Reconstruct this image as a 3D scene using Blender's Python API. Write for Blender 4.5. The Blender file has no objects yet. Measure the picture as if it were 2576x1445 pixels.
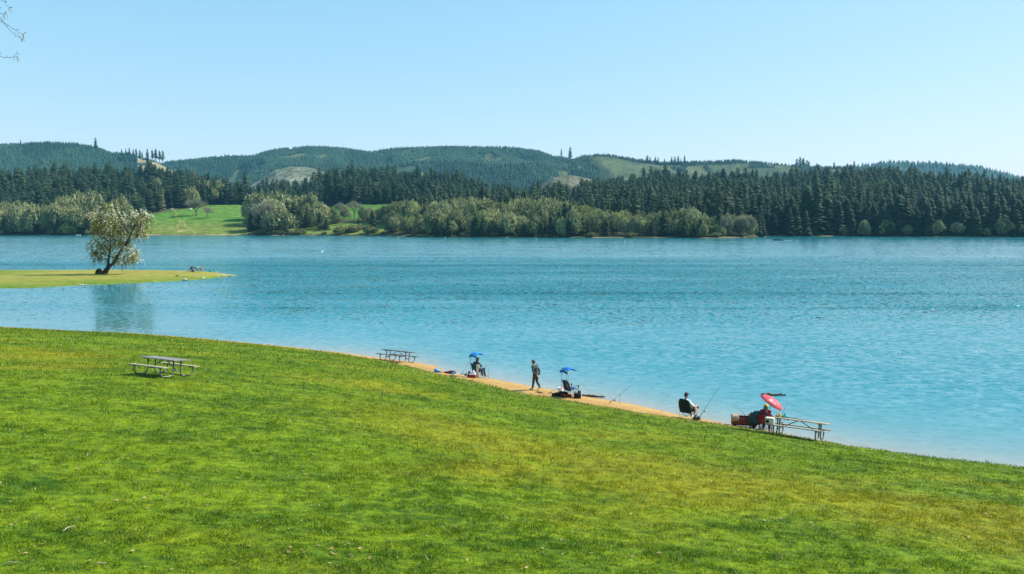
import bpy, bmesh, math, random
import numpy as np
from mathutils import Vector, Matrix
random.seed(7)
RNG = np.random.default_rng(11)
SC = bpy.context.scene
COL = SC.collection
PI = math.pi
rad = math.radians

# ------------------------------------------------------------------ camera model (2576 x 1445 picture units)
CAMZ = 10.0
FPX, CX, CY = 2000.0, 1288.0, 722.5
PITCH = rad(4.59)
CP, SP = math.cos(PITCH), math.sin(PITCH)

def ray(u, v):
    x = (u - CX) / FPX
    y = (CY - v) / FPX
    return Vector((x, CP + SP * y, -SP + CP * y))

def slope(v):
    y = (CY - v) / FPX
    return (-SP + CP * y) / (CP + SP * y)

def onz(u, v, z=0.0):
    d = ray(u, v)
    t = (z - CAMZ) / d.z
    return Vector((d.x * t, d.y * t, z))

def atY(u, v, Y):
    d = ray(u, v)
    t = Y / d.y
    return Vector((d.x * t, Y, CAMZ + d.z * t))

# ------------------------------------------------------------------ noise
def _h(ix, iy, seed):
    n = (ix.astype(np.int64) * 374761393 + iy.astype(np.int64) * 668265263 + seed * 1442695041) & 0xffffffff
    n = ((n ^ (n >> 13)) * 1274126177) & 0xffffffff
    return ((n ^ (n >> 16)) & 0xffff) / 65535.0

def vnoise(x, y, seed=0):
    x = np.asarray(x, float); y = np.asarray(y, float)
    ix = np.floor(x); iy = np.floor(y)
    fx = x - ix; fy = y - iy
    fx = fx * fx * (3 - 2 * fx); fy = fy * fy * (3 - 2 * fy)
    a = _h(ix, iy, seed); b = _h(ix + 1, iy, seed); c = _h(ix, iy + 1, seed); d = _h(ix + 1, iy + 1, seed)
    return (a * (1 - fx) + b * fx) * (1 - fy) + (c * (1 - fx) + d * fx) * fy

def fbm(x, y, seed=0, octv=4):
    s = 0; a = 0.5; t = 0
    for k in range(octv):
        s = s + a * vnoise(np.asarray(x) * 2 ** k, np.asarray(y) * 2 ** k, seed + k * 17); t += a; a *= 0.5
    return s / t

def smooth(a, b, x):
    t = np.clip((np.asarray(x, float) - a) / (b - a), 0, 1)
    return t * t * (3 - 2 * t)

# ------------------------------------------------------------------ mesh helpers
def mesh_np(name, V, F, mat=None, parent=None, col=None, smooth_=False, attrs=None):
    """V (n,3) array; F (m,k) int array or list of arrays/lists; col optional per-vertex rgb"""
    me = bpy.data.meshes.new(name)
    V = np.asarray(V, dtype=np.float32)
    if isinstance(F, np.ndarray):
        groups = [F]
    else:
        groups = F
    tot = []; start = []; idx = []; n = 0
    for g in groups:
        g = np.asarray(g, dtype=np.int32)
        k = g.shape[1]
        start.append(n + np.arange(len(g), dtype=np.int32) * k)
        idx.append(g.ravel()); n += g.size
    idx = np.concatenate(idx); start = np.concatenate(start)
    me.vertices.add(len(V)); me.vertices.foreach_set('co', V.ravel())
    me.loops.add(len(idx)); me.loops.foreach_set('vertex_index', idx)
    me.polygons.add(len(start)); me.polygons.foreach_set('loop_start', start)
    me.update(calc_edges=True)
    if smooth_:
        me.polygons.foreach_set('use_smooth', np.ones(len(start), dtype=bool))
    if col is not None:
        a = me.attributes.new('Col', 'FLOAT_COLOR', 'POINT')
        c4 = np.ones((len(V), 4), dtype=np.float32); c4[:, :3] = col
        a.data.foreach_set('color', c4.ravel())
    if attrs:
        for k, arr in attrs.items():
            a = me.attributes.new(k, 'FLOAT', 'POINT')
            a.data.foreach_set('value', np.asarray(arr, dtype=np.float32))
    me.validate()
    return link(name, me, mat, parent)

def link(name, me, mat=None, parent=None):
    o = bpy.data.objects.new(name, me)
    COL.objects.link(o)
    if mat is not None:
        for m in (mat if isinstance(mat, (list, tuple)) else [mat]):
            me.materials.append(m)
    if parent is not None:
        o.parent = parent
    return o

def grid_faces(nr, nc):
    i = np.arange(nr - 1)[:, None] * nc + np.arange(nc - 1)[None, :]
    i = i.ravel()
    return np.stack([i, i + 1, i + nc + 1, i + nc], 1)

def tag(o, label=None, cat=None, group=None, kind=None):
    if label: o['label'] = label
    if cat: o['category'] = cat
    if group: o['group'] = group
    if kind: o['kind'] = kind
    return o

def empty(name, loc=(0, 0, 0), rz=0.0, label=None, cat=None, group=None):
    o = bpy.data.objects.new(name, None)
    o.empty_display_size = 0.2
    COL.objects.link(o)
    o.location = loc
    o.rotation_euler = (0, 0, rz)
    return tag(o, label, cat, group)

def copy_tree(o, parent=None):
    c = o.copy(); COL.objects.link(c)
    if parent is not None:
        c.parent = parent
    for ch in list(o.children):
        copy_tree(ch, c)
    return c

# ------------------------------------------------------------------ materials
def new_mat(name):
    m = bpy.data.materials.new(name); m.use_nodes = True
    nt = m.node_tree
    return m, nt, nt.nodes['Principled BSDF']

def N(nt, t, **kw):
    n = nt.nodes.new(t)
    for k, v in kw.items():
        if k in n.inputs.keys() if hasattr(n.inputs, 'keys') else False:
            n.inputs[k].default_value = v
        else:
            setattr(n, k, v)
    return n

def setv(n, **kw):
    for k, v in kw.items():
        n.inputs[k.replace('_', ' ')].default_value = v

def mixc(nt, fac, a, b, blend='MIX'):
    n = nt.nodes.new('ShaderNodeMix'); n.data_type = 'RGBA'; n.blend_type = blend
    for sock, val in ((n.inputs[0], fac), (n.inputs[6], a), (n.inputs[7], b)):
        if isinstance(val, bpy.types.NodeSocket):
            nt.links.new(val, sock)
        elif isinstance(val, (int, float)):
            sock.default_value = val
        else:
            sock.default_value = (*val, 1) if len(val) == 3 else val
    return n.outputs[2]

def math_(nt, op, a, b=None, clamp=False):
    n = nt.nodes.new('ShaderNodeMath'); n.operation = op; n.use_clamp = clamp
    for i, val in enumerate((a, b)):
        if val is None: continue
        if isinstance(val, bpy.types.NodeSocket):
            nt.links.new(val, n.inputs[i])
        else:
            n.inputs[i].default_value = val
    return n.outputs[0]

def maprange(nt, v, a, b, c=0.0, d=1.0, smoothstep=True):
    n = nt.nodes.new('ShaderNodeMapRange')
    if smoothstep: n.interpolation_type = 'SMOOTHSTEP'
    nt.links.new(v, n.inputs[0])
    for i, x in enumerate((a, b, c, d)): n.inputs[1 + i].default_value = x
    return n.outputs[0]

def noise_tex(nt, vec, scale, detail=4, rough=0.55, sc=(1, 1, 1), off=(0, 0, 0), out=0, rot=0.0):
    mp = nt.nodes.new('ShaderNodeMapping')
    mp.inputs['Scale'].default_value = sc
    mp.inputs['Location'].default_value = off
    mp.inputs['Rotation'].default_value = (0, 0, rot)
    nt.links.new(vec, mp.inputs[0])
    n = nt.nodes.new('ShaderNodeTexNoise')
    n.inputs['Scale'].default_value = scale
    n.inputs['Detail'].default_value = detail
    n.inputs['Roughness'].default_value = rough
    nt.links.new(mp.outputs[0], n.inputs['Vector'])
    return n.outputs[out]

def geo_pos(nt):
    return nt.nodes.new('ShaderNodeNewGeometry').outputs['Position']

def obj_pos(nt):
    return nt.nodes.new('ShaderNodeTexCoord').outputs['Object']

def simple(name, rgb, rough=0.6, metal=0.0, var=0.18, scale=12.0, bump=0.0, bscale=40.0, sub=0.0, spec=None, stretch=(1, 1, 1)):
    """a plain surface with procedural unevenness"""
    m, nt, b = new_mat(name)
    p = obj_pos(nt)
    n = noise_tex(nt, p, scale, 4, sc=stretch)
    dark = tuple(c * (1 - var) for c in rgb); light = tuple(min(1, c * (1 + var)) for c in rgb)
    c = mixc(nt, maprange(nt, n, 0.3, 0.7), dark, light)
    nt.links.new(c, b.inputs['Base Color'])
    b.inputs['Roughness'].default_value = rough
    b.inputs['Metallic'].default_value = metal
    if spec is not None: b.inputs['Specular IOR Level'].default_value = spec
    if bump:
        bn = nt.nodes.new('ShaderNodeBump'); bn.inputs['Strength'].default_value = bump
        bn.inputs['Distance'].default_value = 0.01
        nt.links.new(noise_tex(nt, p, bscale, 5, sc=stretch), bn.inputs['Height'])
        nt.links.new(bn.outputs[0], b.inputs['Normal'])
    if sub:
        trans(nt, b, c, sub)
    return m

def trans(nt, b, c, f):
    """thin material that lets some light through"""
    t = nt.nodes.new('ShaderNodeBsdfTranslucent')
    if isinstance(c, bpy.types.NodeSocket): nt.links.new(c, t.inputs[0])
    else: t.inputs[0].default_value = (*c, 1)
    mx = nt.nodes.new('ShaderNodeMixShader'); mx.inputs[0].default_value = f
    out = [n for n in nt.nodes if n.type == 'OUTPUT_MATERIAL'][0]
    nt.links.new(b.outputs[0], mx.inputs[1]); nt.links.new(t.outputs[0], mx.inputs[2])
    nt.links.new(mx.outputs[0], out.inputs[0])

# ------------------------------------------------------------------ camera, world, sun
cam = bpy.data.cameras.new('camera'); camo = bpy.data.objects.new('camera', cam); COL.objects.link(camo)
camo.location = (0, 0, CAMZ); camo.rotation_euler = (PI / 2 - PITCH, 0, 0)
cam.sensor_fit = 'HORIZONTAL'; cam.sensor_width = 36.0; cam.lens = 36.0 * FPX / 2576.0
cam.clip_start = 0.1; cam.clip_end = 20000
SC.camera = camo

SUN_EL, SUN_AZ = rad(43), rad(74)          # azimuth clockwise from +Y (straight ahead): the sun stands to the right
sd = Vector((math.sin(SUN_AZ) * math.cos(SUN_EL), math.cos(SUN_AZ) * math.cos(SUN_EL), math.sin(SUN_EL)))
sl = bpy.data.lights.new('sun', 'SUN'); sl.energy = 4.0; sl.angle = rad(0.53); sl.color = (1.0, 0.955, 0.87)
so = bpy.data.objects.new('sun', sl); COL.objects.link(so)
so.rotation_euler = (-sd).to_track_quat('-Z', 'Y').to_euler()
so.location = sd * 300

W = bpy.data.worlds.new('World'); SC.world = W; W.use_nodes = True
wn = W.node_tree; bg = wn.nodes['Background']
sky = wn.nodes.new('ShaderNodeTexSky'); sky.sky_type = 'NISHITA'; sky.sun_disc = False
sky.sun_elevation = SUN_EL; sky.sun_rotation = SUN_AZ
sky.altitude = 100; sky.air_density = 1.0; sky.dust_density = 0.12; sky.ozone_density = 0.5
# soften the clear-sky gradient channel by channel (a pale, slightly hazy spring sky)
_sp = wn.nodes.new('ShaderNodeSeparateColor'); _cb = wn.nodes.new('ShaderNodeCombineColor')
wn.links.new(sky.outputs[0], _sp.inputs[0])
for _i, (_g, _a) in enumerate(((0.80, 1.00), (0.45, 2.02), (0.30, 2.95))):
    _p = wn.nodes.new('ShaderNodeMath'); _p.operation = 'POWER'; _p.inputs[1].default_value = _g
    _m = wn.nodes.new('ShaderNodeMath'); _m.operation = 'MULTIPLY'; _m.inputs[1].default_value = _a
    wn.links.new(_sp.outputs[_i], _p.inputs[0]); wn.links.new(_p.outputs[0], _m.inputs[0]); wn.links.new(_m.outputs[0], _cb.inputs[_i])
wn.links.new(_cb.outputs[0], bg.inputs[0])
bg.inputs[1].default_value = 0.108

SC.view_settings.view_transform = 'Standard'; SC.view_settings.look = 'None'
SC.view_settings.exposure = 0.92; SC.view_settings.gamma = 1.0
SC.cycles.use_denoising = True
SC.cycles.max_bounces = 6; SC.cycles.diffuse_bounces = 2; SC.cycles.glossy_bounces = 3; SC.cycles.transmission_bounces = 3
SC.cycles.volume_bounces = 0; SC.cycles.transparent_max_bounces = 8
SC.cycles.caustics_reflective = False; SC.cycles.caustics_refractive = False
SC.cycles.use_adaptive_sampling = False
# ================================================================== THE NEAR SHORE: lawn, sand, lake
E_PX = [(-900, 792), (-400, 806), (0, 822), (200, 832), (350, 838), (500, 850), (700, 869), (860, 886), (960, 900), (1050, 911), (1100, 921),
        (1112, 930), (1165, 943), (1230, 951), (1330, 969), (1480, 997), (1600, 1018), (1720, 1045), (1840, 1066)]
L_PX = [(-900, 795), (-400, 809), (0, 824), (200, 834), (350, 840), (500, 852), (700, 871), (860, 889), (960, 905), (1040, 922), (1100, 939), (1160, 950), (1230, 966),
        (1300, 984), (1450, 1009), (1600, 1034), (1750, 1056), (1840, 1069), (1950, 1086), (2100, 1113), (2300, 1140), (2576, 1171), (3000, 1215), (3600, 1262)]
LZ = 0.42
_l = [onz(u, v, LZ) for u, v in L_PX]
_lx = np.array([p.x for p in _l]); _ly = np.array([p.y for p in _l])
_e = [onz(u, v, 0.03) for u, v in E_PX]
_ex = [p.x for p in _e]; _ey = [p.y for p in _e]
for px_ in (17.0, 22.0, 30.0, 60.0):
    _ex.append(px_); _ey.append(float(np.interp(px_, _lx, _ly)) + 0.9)
_ex = np.array(_ex); _ey = np.array(_ey)

def Ylawn(X):
    return np.interp(X, _lx, _ly)

def Ywater(X):
    X = np.asarray(X, float)
    return np.maximum(np.interp(X, _ex, _ey), Ylawn(X) + 0.9) + 0.22 * (vnoise(X * 0.9, X * 0, 5) - 0.5) * 2 * 0.5

def lawn_z(X, Y):
    X = np.asarray(X, float); Y = np.asarray(Y, float)
    s = np.maximum((Ylawn(X) - Y) * 0.8, 0)
    z = LZ + 5.5 * np.tanh(s / 30.0)
    und = (fbm(X / 9.0, Y / 9.0, 3, 3) - 0.5) * 0.5 * smooth(2, 12, s) + (vnoise(X / 2.2, Y / 2.2, 9) - 0.5) * 0.07 * smooth(0.5, 4, s)
    edge = -0.10 * (1 - smooth(0, 0.9, s))
    return z + und + edge

def sand_z(X, Y):
    X = np.asarray(X, float); Y = np.asarray(Y, float)
    t = (Ywater(X) - Y)
    return np.where(t > 0, np.minimum(0.14 * t, 0.36), 0.12 * t) + (fbm(X * 1.3, Y * 1.3, 21, 3) - 0.5) * 0.03

def ground(X, Y):
    """height of whatever one stands on at the near shore"""
    if Y < float(Ylawn(X)): return float(lawn_z(X, Y))
    return float(sand_z(X, Y))

def G(u, v):
    """point of the near ground seen at picture point (u, v)"""
    d = ray(u, v); lo = 6.0
    t = lo
    while t < 200:
        p = Vector((d.x * t, d.y * t, CAMZ + d.z * t))
        if p.z <= ground(p.x, p.y): break
        t += 0.05
    return Vector((p.x, p.y, ground(p.x, p.y)))

# lawn colour shared by the turf sheet and the blades
def lawn_colour(nt):
    p = geo_pos(nt)
    big = noise_tex(nt, p, 0.11, 5, 0.6, sc=(0.8, 1.25, 1), rot=0.5)
    mid = noise_tex(nt, p, 0.55, 5, 0.65, sc=(0.7, 1.3, 1), off=(31, 7, 0))
    fine = noise_tex(nt, p, 3.2, 4, 0.65, off=(3, 17, 0))
    small = noise_tex(nt, p, 4.2, 5, 0.72, sc=(0.7, 1.2, 1), off=(5, 41, 0))
    tone = math_(nt, 'ADD', math_(nt, 'MULTIPLY', mid, 0.45), math_(nt, 'MULTIPLY', small, 0.55))
    c = mixc(nt, maprange(nt, tone, 0.37, 0.63), (0.044, 0.110, 0.002), (0.218, 0.290, 0.006))
    # the drier belt that runs down across the middle of the slope
    sep = nt.nodes.new('ShaderNodeSeparateXYZ'); nt.links.new(p, sep.inputs[0])
    line = math_(nt, 'ADD', math_(nt, 'MULTIPLY', sep.outputs[0], 0.52), sep.outputs[1])      # along the belt
    belt = math_(nt, 'ABSOLUTE', math_(nt, 'SUBTRACT', line, 24.2))
    belt = math_(nt, 'ADD', belt, math_(nt, 'MULTIPLY', math_(nt, 'SUBTRACT', big, 0.5), 9.0))
    beltm = maprange(nt, belt, 1.0, 4.8, 0.52, 0.0)
    side = maprange(nt, sep.outputs[0], -9.0, 0.0)
    beltm = math_(nt, 'MULTIPLY', beltm, side)
    dry = math_(nt, 'MAXIMUM', beltm, maprange(nt, big, 0.50, 0.72, 0.0, 0.6))
    dry = math_(nt, 'MULTIPLY', dry, maprange(nt, fine, 0.2, 0.6, 0.35, 1.0))
    c = mixc(nt, dry, c, (0.360, 0.285, 0.010))
    # lighter clover and young grass in small clumps
    cl = noise_tex(nt, p, 1.4, 3, 0.6, off=(11, 3, 0))
    c = mixc(nt, maprange(nt, cl, 0.58, 0.72, 0.0, 0.45), c, (0.205, 0.310, 0.025))
    # worn earth near the sand
    a = nt.nodes.new('ShaderNodeAttribute'); a.attribute_name = 'edge'
    w = math_(nt, 'MULTIPLY', a.outputs['Fac'], maprange(nt, mid, 0.3, 0.6, 0.25, 1.0))
    c = mixc(nt, w, c, (0.33, 0.235, 0.075))
    return c, fine, p

def lawn_mat():
    m, nt, b = new_mat('turf')
    c, fine, p = lawn_colour(nt)
    c = mixc(nt, maprange(nt, fine, 0.3, 0.7), mixc(nt, 1.0, c, (0.62, 0.66, 0.6), 'MULTIPLY'), c)
    nt.links.new(c, b.inputs['Base Color']); b.inputs['Roughness'].default_value = 0.9
    b.inputs['Specular IOR Level'].default_value = 0.15
    bn = nt.nodes.new('ShaderNodeBump'); bn.inputs['Strength'].default_value = 0.9; bn.inputs['Distance'].default_value = 0.09
    h = math_(nt, 'ADD', noise_tex(nt, p, 5.0, 5, 0.7), math_(nt, 'MULTIPLY', noise_tex(nt, p, 1.1, 3, 0.6), 1.5))
    nt.links.new(h, bn.inputs['Height']); nt.links.new(bn.outputs[0], b.inputs['Normal'])
    return m

def blade_mat():
    m, nt, b = new_mat('grass_blades')
    c, fine, p = lawn_colour(nt)
    a = nt.nodes.new('ShaderNodeAttribute'); a.attribute_name = 'rnd'
    c = mixc(nt, maprange(nt, a.outputs['Fac'], 0.0, 1.0, 0.0, 1.0, False), mixc(nt, 1.0, c, (0.75, 0.85, 0.7), 'MULTIPLY'), mixc(nt, 1.0, c, (1.55, 1.4, 1.6), 'MULTIPLY'))
    c = mixc(nt, maprange(nt, a.outputs['Fac'], 0.986, 0.988, 0.0, 1.0, False), c, (0.48, 0.50, 0.32))  # a few blades coloured pale to stand in for glints on the grass
    nt.links.new(c, b.inputs['Base Color']); b.inputs['Roughness'].default_value = 0.55
    b.inputs['Specular IOR Level'].default_value = 0.3
    trans(nt, b, c, 0.35)
    return m

def ragged(X): return (fbm(X * 0.8, X * 0 + 3, 41, 3) - 0.5) * 0.9 + (fbm(X * 3.1, X * 0 + 7, 43, 2) - 0.5) * 0.55
# turf sheet: columns in X, rows follow the shore
xs = np.concatenate([np.linspace(-150, -60, 46), np.linspace(-58, 40, 520), np.linspace(42, 90, 30)])
ss = np.concatenate([[0.0], np.geomspace(0.12, 95, 240)])
XX, SS = np.meshgrid(xs, ss)
jit = ragged(xs)
YY = Ylawn(XX) + jit[None, :] * np.exp(-SS / 1.2) - SS
ZZ = lawn_z(XX, YY)
ZZ[0, :] = sand_z(XX[0], YY[0]) - 0.05
edge = np.exp(-((Ylawn(XX) - YY) / 1.3)) * smooth(-16, -9, XX) * (1 - smooth(9, 16, XX)) * 0.95 + 0.22 * np.exp(-((Ylawn(XX) - YY) / 0.4))
lawn = mesh_np('lawn', np.stack([XX, YY, ZZ], -1).reshape(-1, 3), grid_faces(*XX.shape), lawn_mat(), smooth_=True, attrs={'edge': np.clip(edge, 0, 1).ravel()})
tag(lawn, 'sloping green park lawn above the lake shore', kind='structure')

# blades standing on it
def blades():
    Vs, Es, Rs = [], [], []
    bands = [(7.0, 9.5, 900, 0.055, 0.017), (9.5, 15, 1500, 0.055, 0.016), (15, 21, 900, 0.058, 0.018), (21, 29, 430, 0.062, 0.022), (29, 42, 190, 0.07, 0.030), (42, 78, 60, 0.09, 0.05)]
    for y0, y1, dens, hgt, wid in bands:
        w0 = y1 * 0.69 + 6.5
        n = int(dens * (y1 - y0) * 2 * w0)
        Y = RNG.uniform(y0, y1, n); X = RNG.uniform(-w0, w0, n)
        k = (np.abs(X) < Y * 0.69 + 6.5) & (Y < Ylawn(X) + ragged(X) + 0.05)
        # thin out into clumps
        k &= RNG.random(n) < 0.45 + 0.75 * fbm(X * 1.6, Y * 1.6, 77, 3)
        X, Y = X[k], Y[k]; n = len(X)
        sdist = Ylawn(X) - Y
        Z = lawn_z(X, Y) - 0.008
        ang = RNG.uniform(0, 2 * PI, n); tilt = RNG.normal(0, 0.55, (n, 2))
        clump = 0.4 + 1.15 * smooth(0.3, 0.75, fbm(X * 3.4, Y * 3.4, 78, 3))
        h = hgt * RNG.uniform(0.45, 1.35, n) * clump; w = wid * RNG.uniform(0.6, 1.3, n)
        dx = np.cos(ang) * w / 2; dy = np.sin(ang) * w / 2
        A = np.stack([X - dx, Y - dy, Z], 1); B = np.stack([X + dx, Y + dy, Z], 1)
        C = np.stack([X + tilt[:, 0] * h, Y + tilt[:, 1] * h, Z + h], 1)
        Vs.append(np.stack([A, B, C], 1).reshape(-1, 3))
        e = np.exp(-sdist / 1.3) * smooth(-16, -9, X) * (1 - smooth(9, 16, X)) * 0.95
        Es.append(np.repeat(np.clip(e, 0, 1), 3)); Rs.append(np.repeat(RNG.random(n) ** 1.6, 3))
    V = np.concatenate(Vs); F = np.arange(len(V), dtype=np.int32).reshape(-1, 3)
    o = mesh_np('grass', V, F, blade_mat(), attrs={'edge': np.concatenate(Es), 'rnd': np.concatenate(Rs)})
    tag(o, 'short green and yellowish grass covering the slope', 'grass', kind='stuff')
blades()

# fallen leaves caught in the grass
def litter():
    V, F = [], []
    spots = []
    for k in range(150):
        u = random.uniform(0, 1500) if random.random() < 0.75 else random.uniform(1500, 2576)
        spots.append((u, random.uniform(1180, 1442)))
    for k in range(20): spots.append((random.gauss(840, 60), random.gauss(1395, 12)))
    for u, v in spots:
        p = G(u, v); a = random.uniform(0, 6.28); s = random.uniform(0.02, 0.05)
        ex = Vector((math.cos(a), math.sin(a), random.uniform(-0.2, 0.2))) * s
        ey = Vector((-math.sin(a), math.cos(a), random.uniform(-0.1, 0.5))) * s * 0.6
        n = len(V); c = p + Vector((0, 0, 0.035))
        V += [c - ex, c - ex * 0.2 - ey, c + ex * 0.5 - ey * 0.7, c + ex, c + ex * 0.3 + ey, c - ex * 0.5 + ey * 0.8, c + Vector((0, 0, -0.006))]
        for i in range(6): F.append((n + i, n + (i + 1) % 6, n + 6))
    m = simple('dead_leaf', (0.42, 0.27, 0.13), 0.7, var=0.5, scale=3, sub=0.25)
    o = mesh_np('fallen_leaves', np.array([tuple(v) for v in V]), np.array(F), m)
    tag(o, 'dry tan leaves scattered in the grass', 'leaves', kind='stuff')
litter()

# sand
def sand_mat():
    m, nt, b = new_mat('sand')
    p = geo_pos(nt)
    n1 = noise_tex(nt, p, 0.7, 5, 0.6); n2 = noise_tex(nt, p, 9.0, 5, 0.7)
    c = mixc(nt, maprange(nt, n1, 0.3, 0.7), (0.385, 0.212, 0.046), (0.50, 0.300, 0.082))
    c = mixc(nt, maprange(nt, n2, 0.35, 0.7, 0, 0.5), c, (0.33, 0.185, 0.065))
    n3 = noise_tex(nt, p, 2.6, 4, 0.65, off=(4, 9, 0))
    c = mixc(nt, maprange(nt, n3, 0.48, 0.66, 0, 0.55), c, (0.34, 0.165, 0.040))
    a = nt.nodes.new('ShaderNodeAttribute'); a.attribute_name = 'wet'
    c = mixc(nt, a.outputs['Fac'], c, (0.25, 0.15, 0.08))
    nt.links.new(c, b.inputs['Base Color'])
    nt.links.new(maprange(nt, a.outputs['Fac'], 0, 1, 0.85, 0.3), b.inputs['Roughness'])
    bn = nt.nodes.new('ShaderNodeBump'); bn.inputs['Strength'].default_value = 0.7; bn.inputs['Distance'].default_value = 0.05
    nt.links.new(noise_tex(nt, p, 4.5, 6, 0.7), bn.inputs['Height']); nt.links.new(bn.outputs[0], b.inputs['Normal'])
    return m
xs2 = np.concatenate([np.linspace(-150, -40, 50), np.linspace(-39, 40, 320), np.linspace(42, 90, 24)])
tt = np.concatenate([np.linspace(0, 1, 26), 1 + np.linspace(0.06, 1, 14)])
X2, T2 = np.meshgrid(xs2, tt)
ya = Ylawn(X2) - 0.75; yb = Ywater(X2)
Y2 = np.where(T2 <= 1, ya + (yb - ya) * T2, yb + (T2 - 1) * 6.0)
Z2 = sand_z(X2, Y2)
wet = np.clip(1 - (Ywater(X2) - Y2 - 0.05) / 0.28, 0, 1) * 0.8
sand = mesh_np('sand', np.stack([X2, Y2, Z2], -1).reshape(-1, 3), grid_faces(*X2.shape), sand_mat(), smooth_=True, attrs={'wet': wet.ravel()})
tag(sand, 'strip of orange sand between lawn and lake', kind='structure')

# ------------------------------------------------------------------ grassy spit with the blossom tree
SP_TOP = [(-700, 680), (-300, 681), (0, 682), (150, 682), (300, 681.5), (420, 683), (500, 685), (560, 688.5), (596, 692)]
SP_BOT = [(-700, 762), (-300, 742), (0, 728), (120, 723), (250, 717), (350, 713), (430, 709), (500, 704), (550, 699), (596, 693.5)]
def spit_pt(u, t):
    vt = float(np.interp(u, [a for a, b in SP_TOP], [b for a, b in SP_TOP])); vb = float(np.interp(u, [a for a, b in SP_BOT], [b for a, b in SP_BOT]))
    a = onz(u, vb, 0.0); b = onz(u, vt, 0.0)
    # irregular edge
    a.y += (float(fbm(np.array(u / 70.0), np.array(2.3), 8, 2)) - 0.5) * 2.2
    q = a + (b - a) * t
    hgt = 0.62 * (1 - float(smooth(470, 600, u))) + 0.12
    q.z = -0.06 + min(1.0, t * 9) ** 0.7 * 0.30 * hgt / 0.74 + hgt * math.sin(PI * min(max(t, 0), 1)) ** 0.8 * 0.55
    return q
us = np.concatenate([np.linspace(-700, -20, 40), np.linspace(0, 596, 170)])
ts = np.concatenate([[0], np.linspace(0.01, 0.16, 10), np.linspace(0.19, 1, 26)])
PV = np.array([[tuple(spit_pt(u, t)) for u in us] for t in ts])
PV[..., 2] += (fbm(PV[..., 0] / 3, PV[..., 1] / 3, 51, 3) - 0.5) * 0.10
PV[0, :, 2] = -0.15; PV[-1, :, 2] = -0.15
def spit_mat():
    m, nt, b = new_mat('spit_turf')
    p = geo_pos(nt)
    n1 = noise_tex(nt, p, 0.09, 5, 0.6, sc=(0.5, 1.6, 1)); n2 = noise_tex(nt, p, 1.2, 5, 0.7, sc=(0.5, 1.4, 1))
    a = nt.nodes.new('ShaderNodeAttribute'); a.attribute_name = 'green'
    c = mixc(nt, maprange(nt, n2, 0.3, 0.7), (0.205, 0.190, 0.030), (0.36, 0.31, 0.075))
    g = mixc(nt, maprange(nt, n2, 0.3, 0.7), (0.055, 0.125, 0.012), (0.16, 0.23, 0.025))
    f = math_(nt, 'ADD', a.outputs['Fac'], math_(nt, 'MULTIPLY', math_(nt, 'SUBTRACT', n1, 0.5), 1.6), True)
    c = mixc(nt, f, c, g)
    nt.links.new(c, b.inputs['Base Color']); b.inputs['Roughness'].default_value = 0.9; b.inputs['Specular IOR Level'].default_value = 0.1
    bn = nt.nodes.new('ShaderNodeBump'); bn.inputs['Strength'].default_value = 0.8; bn.inputs['Distance'].default_value = 0.15
    nt.links.new(noise_tex(nt, p, 2.5, 5, 0.7), bn.inputs['Height']); nt.links.new(bn.outputs[0], b.inputs['Normal'])
    return m
TS = np.repeat(ts[:, None], len(us), 1); US = np.repeat(us[None, :], len(ts), 0)
green = np.clip(1 - TS / 0.22, 0, 1) * 0.9 + 0.55 * np.clip((170 - US) / 170, 0, 1) * smooth(0.35, 0.6, TS) + 0.12
spit = mesh_np('grassy_spit', PV.reshape(-1, 3), grid_faces(*PV.shape[:2]), spit_mat(), smooth_=True, attrs={'green': np.clip(green, 0, 1).ravel()})
tag(spit, 'low grassy spit reaching into the lake', kind='structure')
def spit_ground(u, v):
    """point on the spit seen at (u, v)"""
    best = None
    for t in np.linspace(0.0, 1, 300):
        q = spit_pt(u, t); d = q - Vector((0, 0, CAMZ))
        s = d.z / d.y
        e = abs(s - slope(v))
        if best is None or e < best[0]: best = (e, q)
    return best[1]

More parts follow.
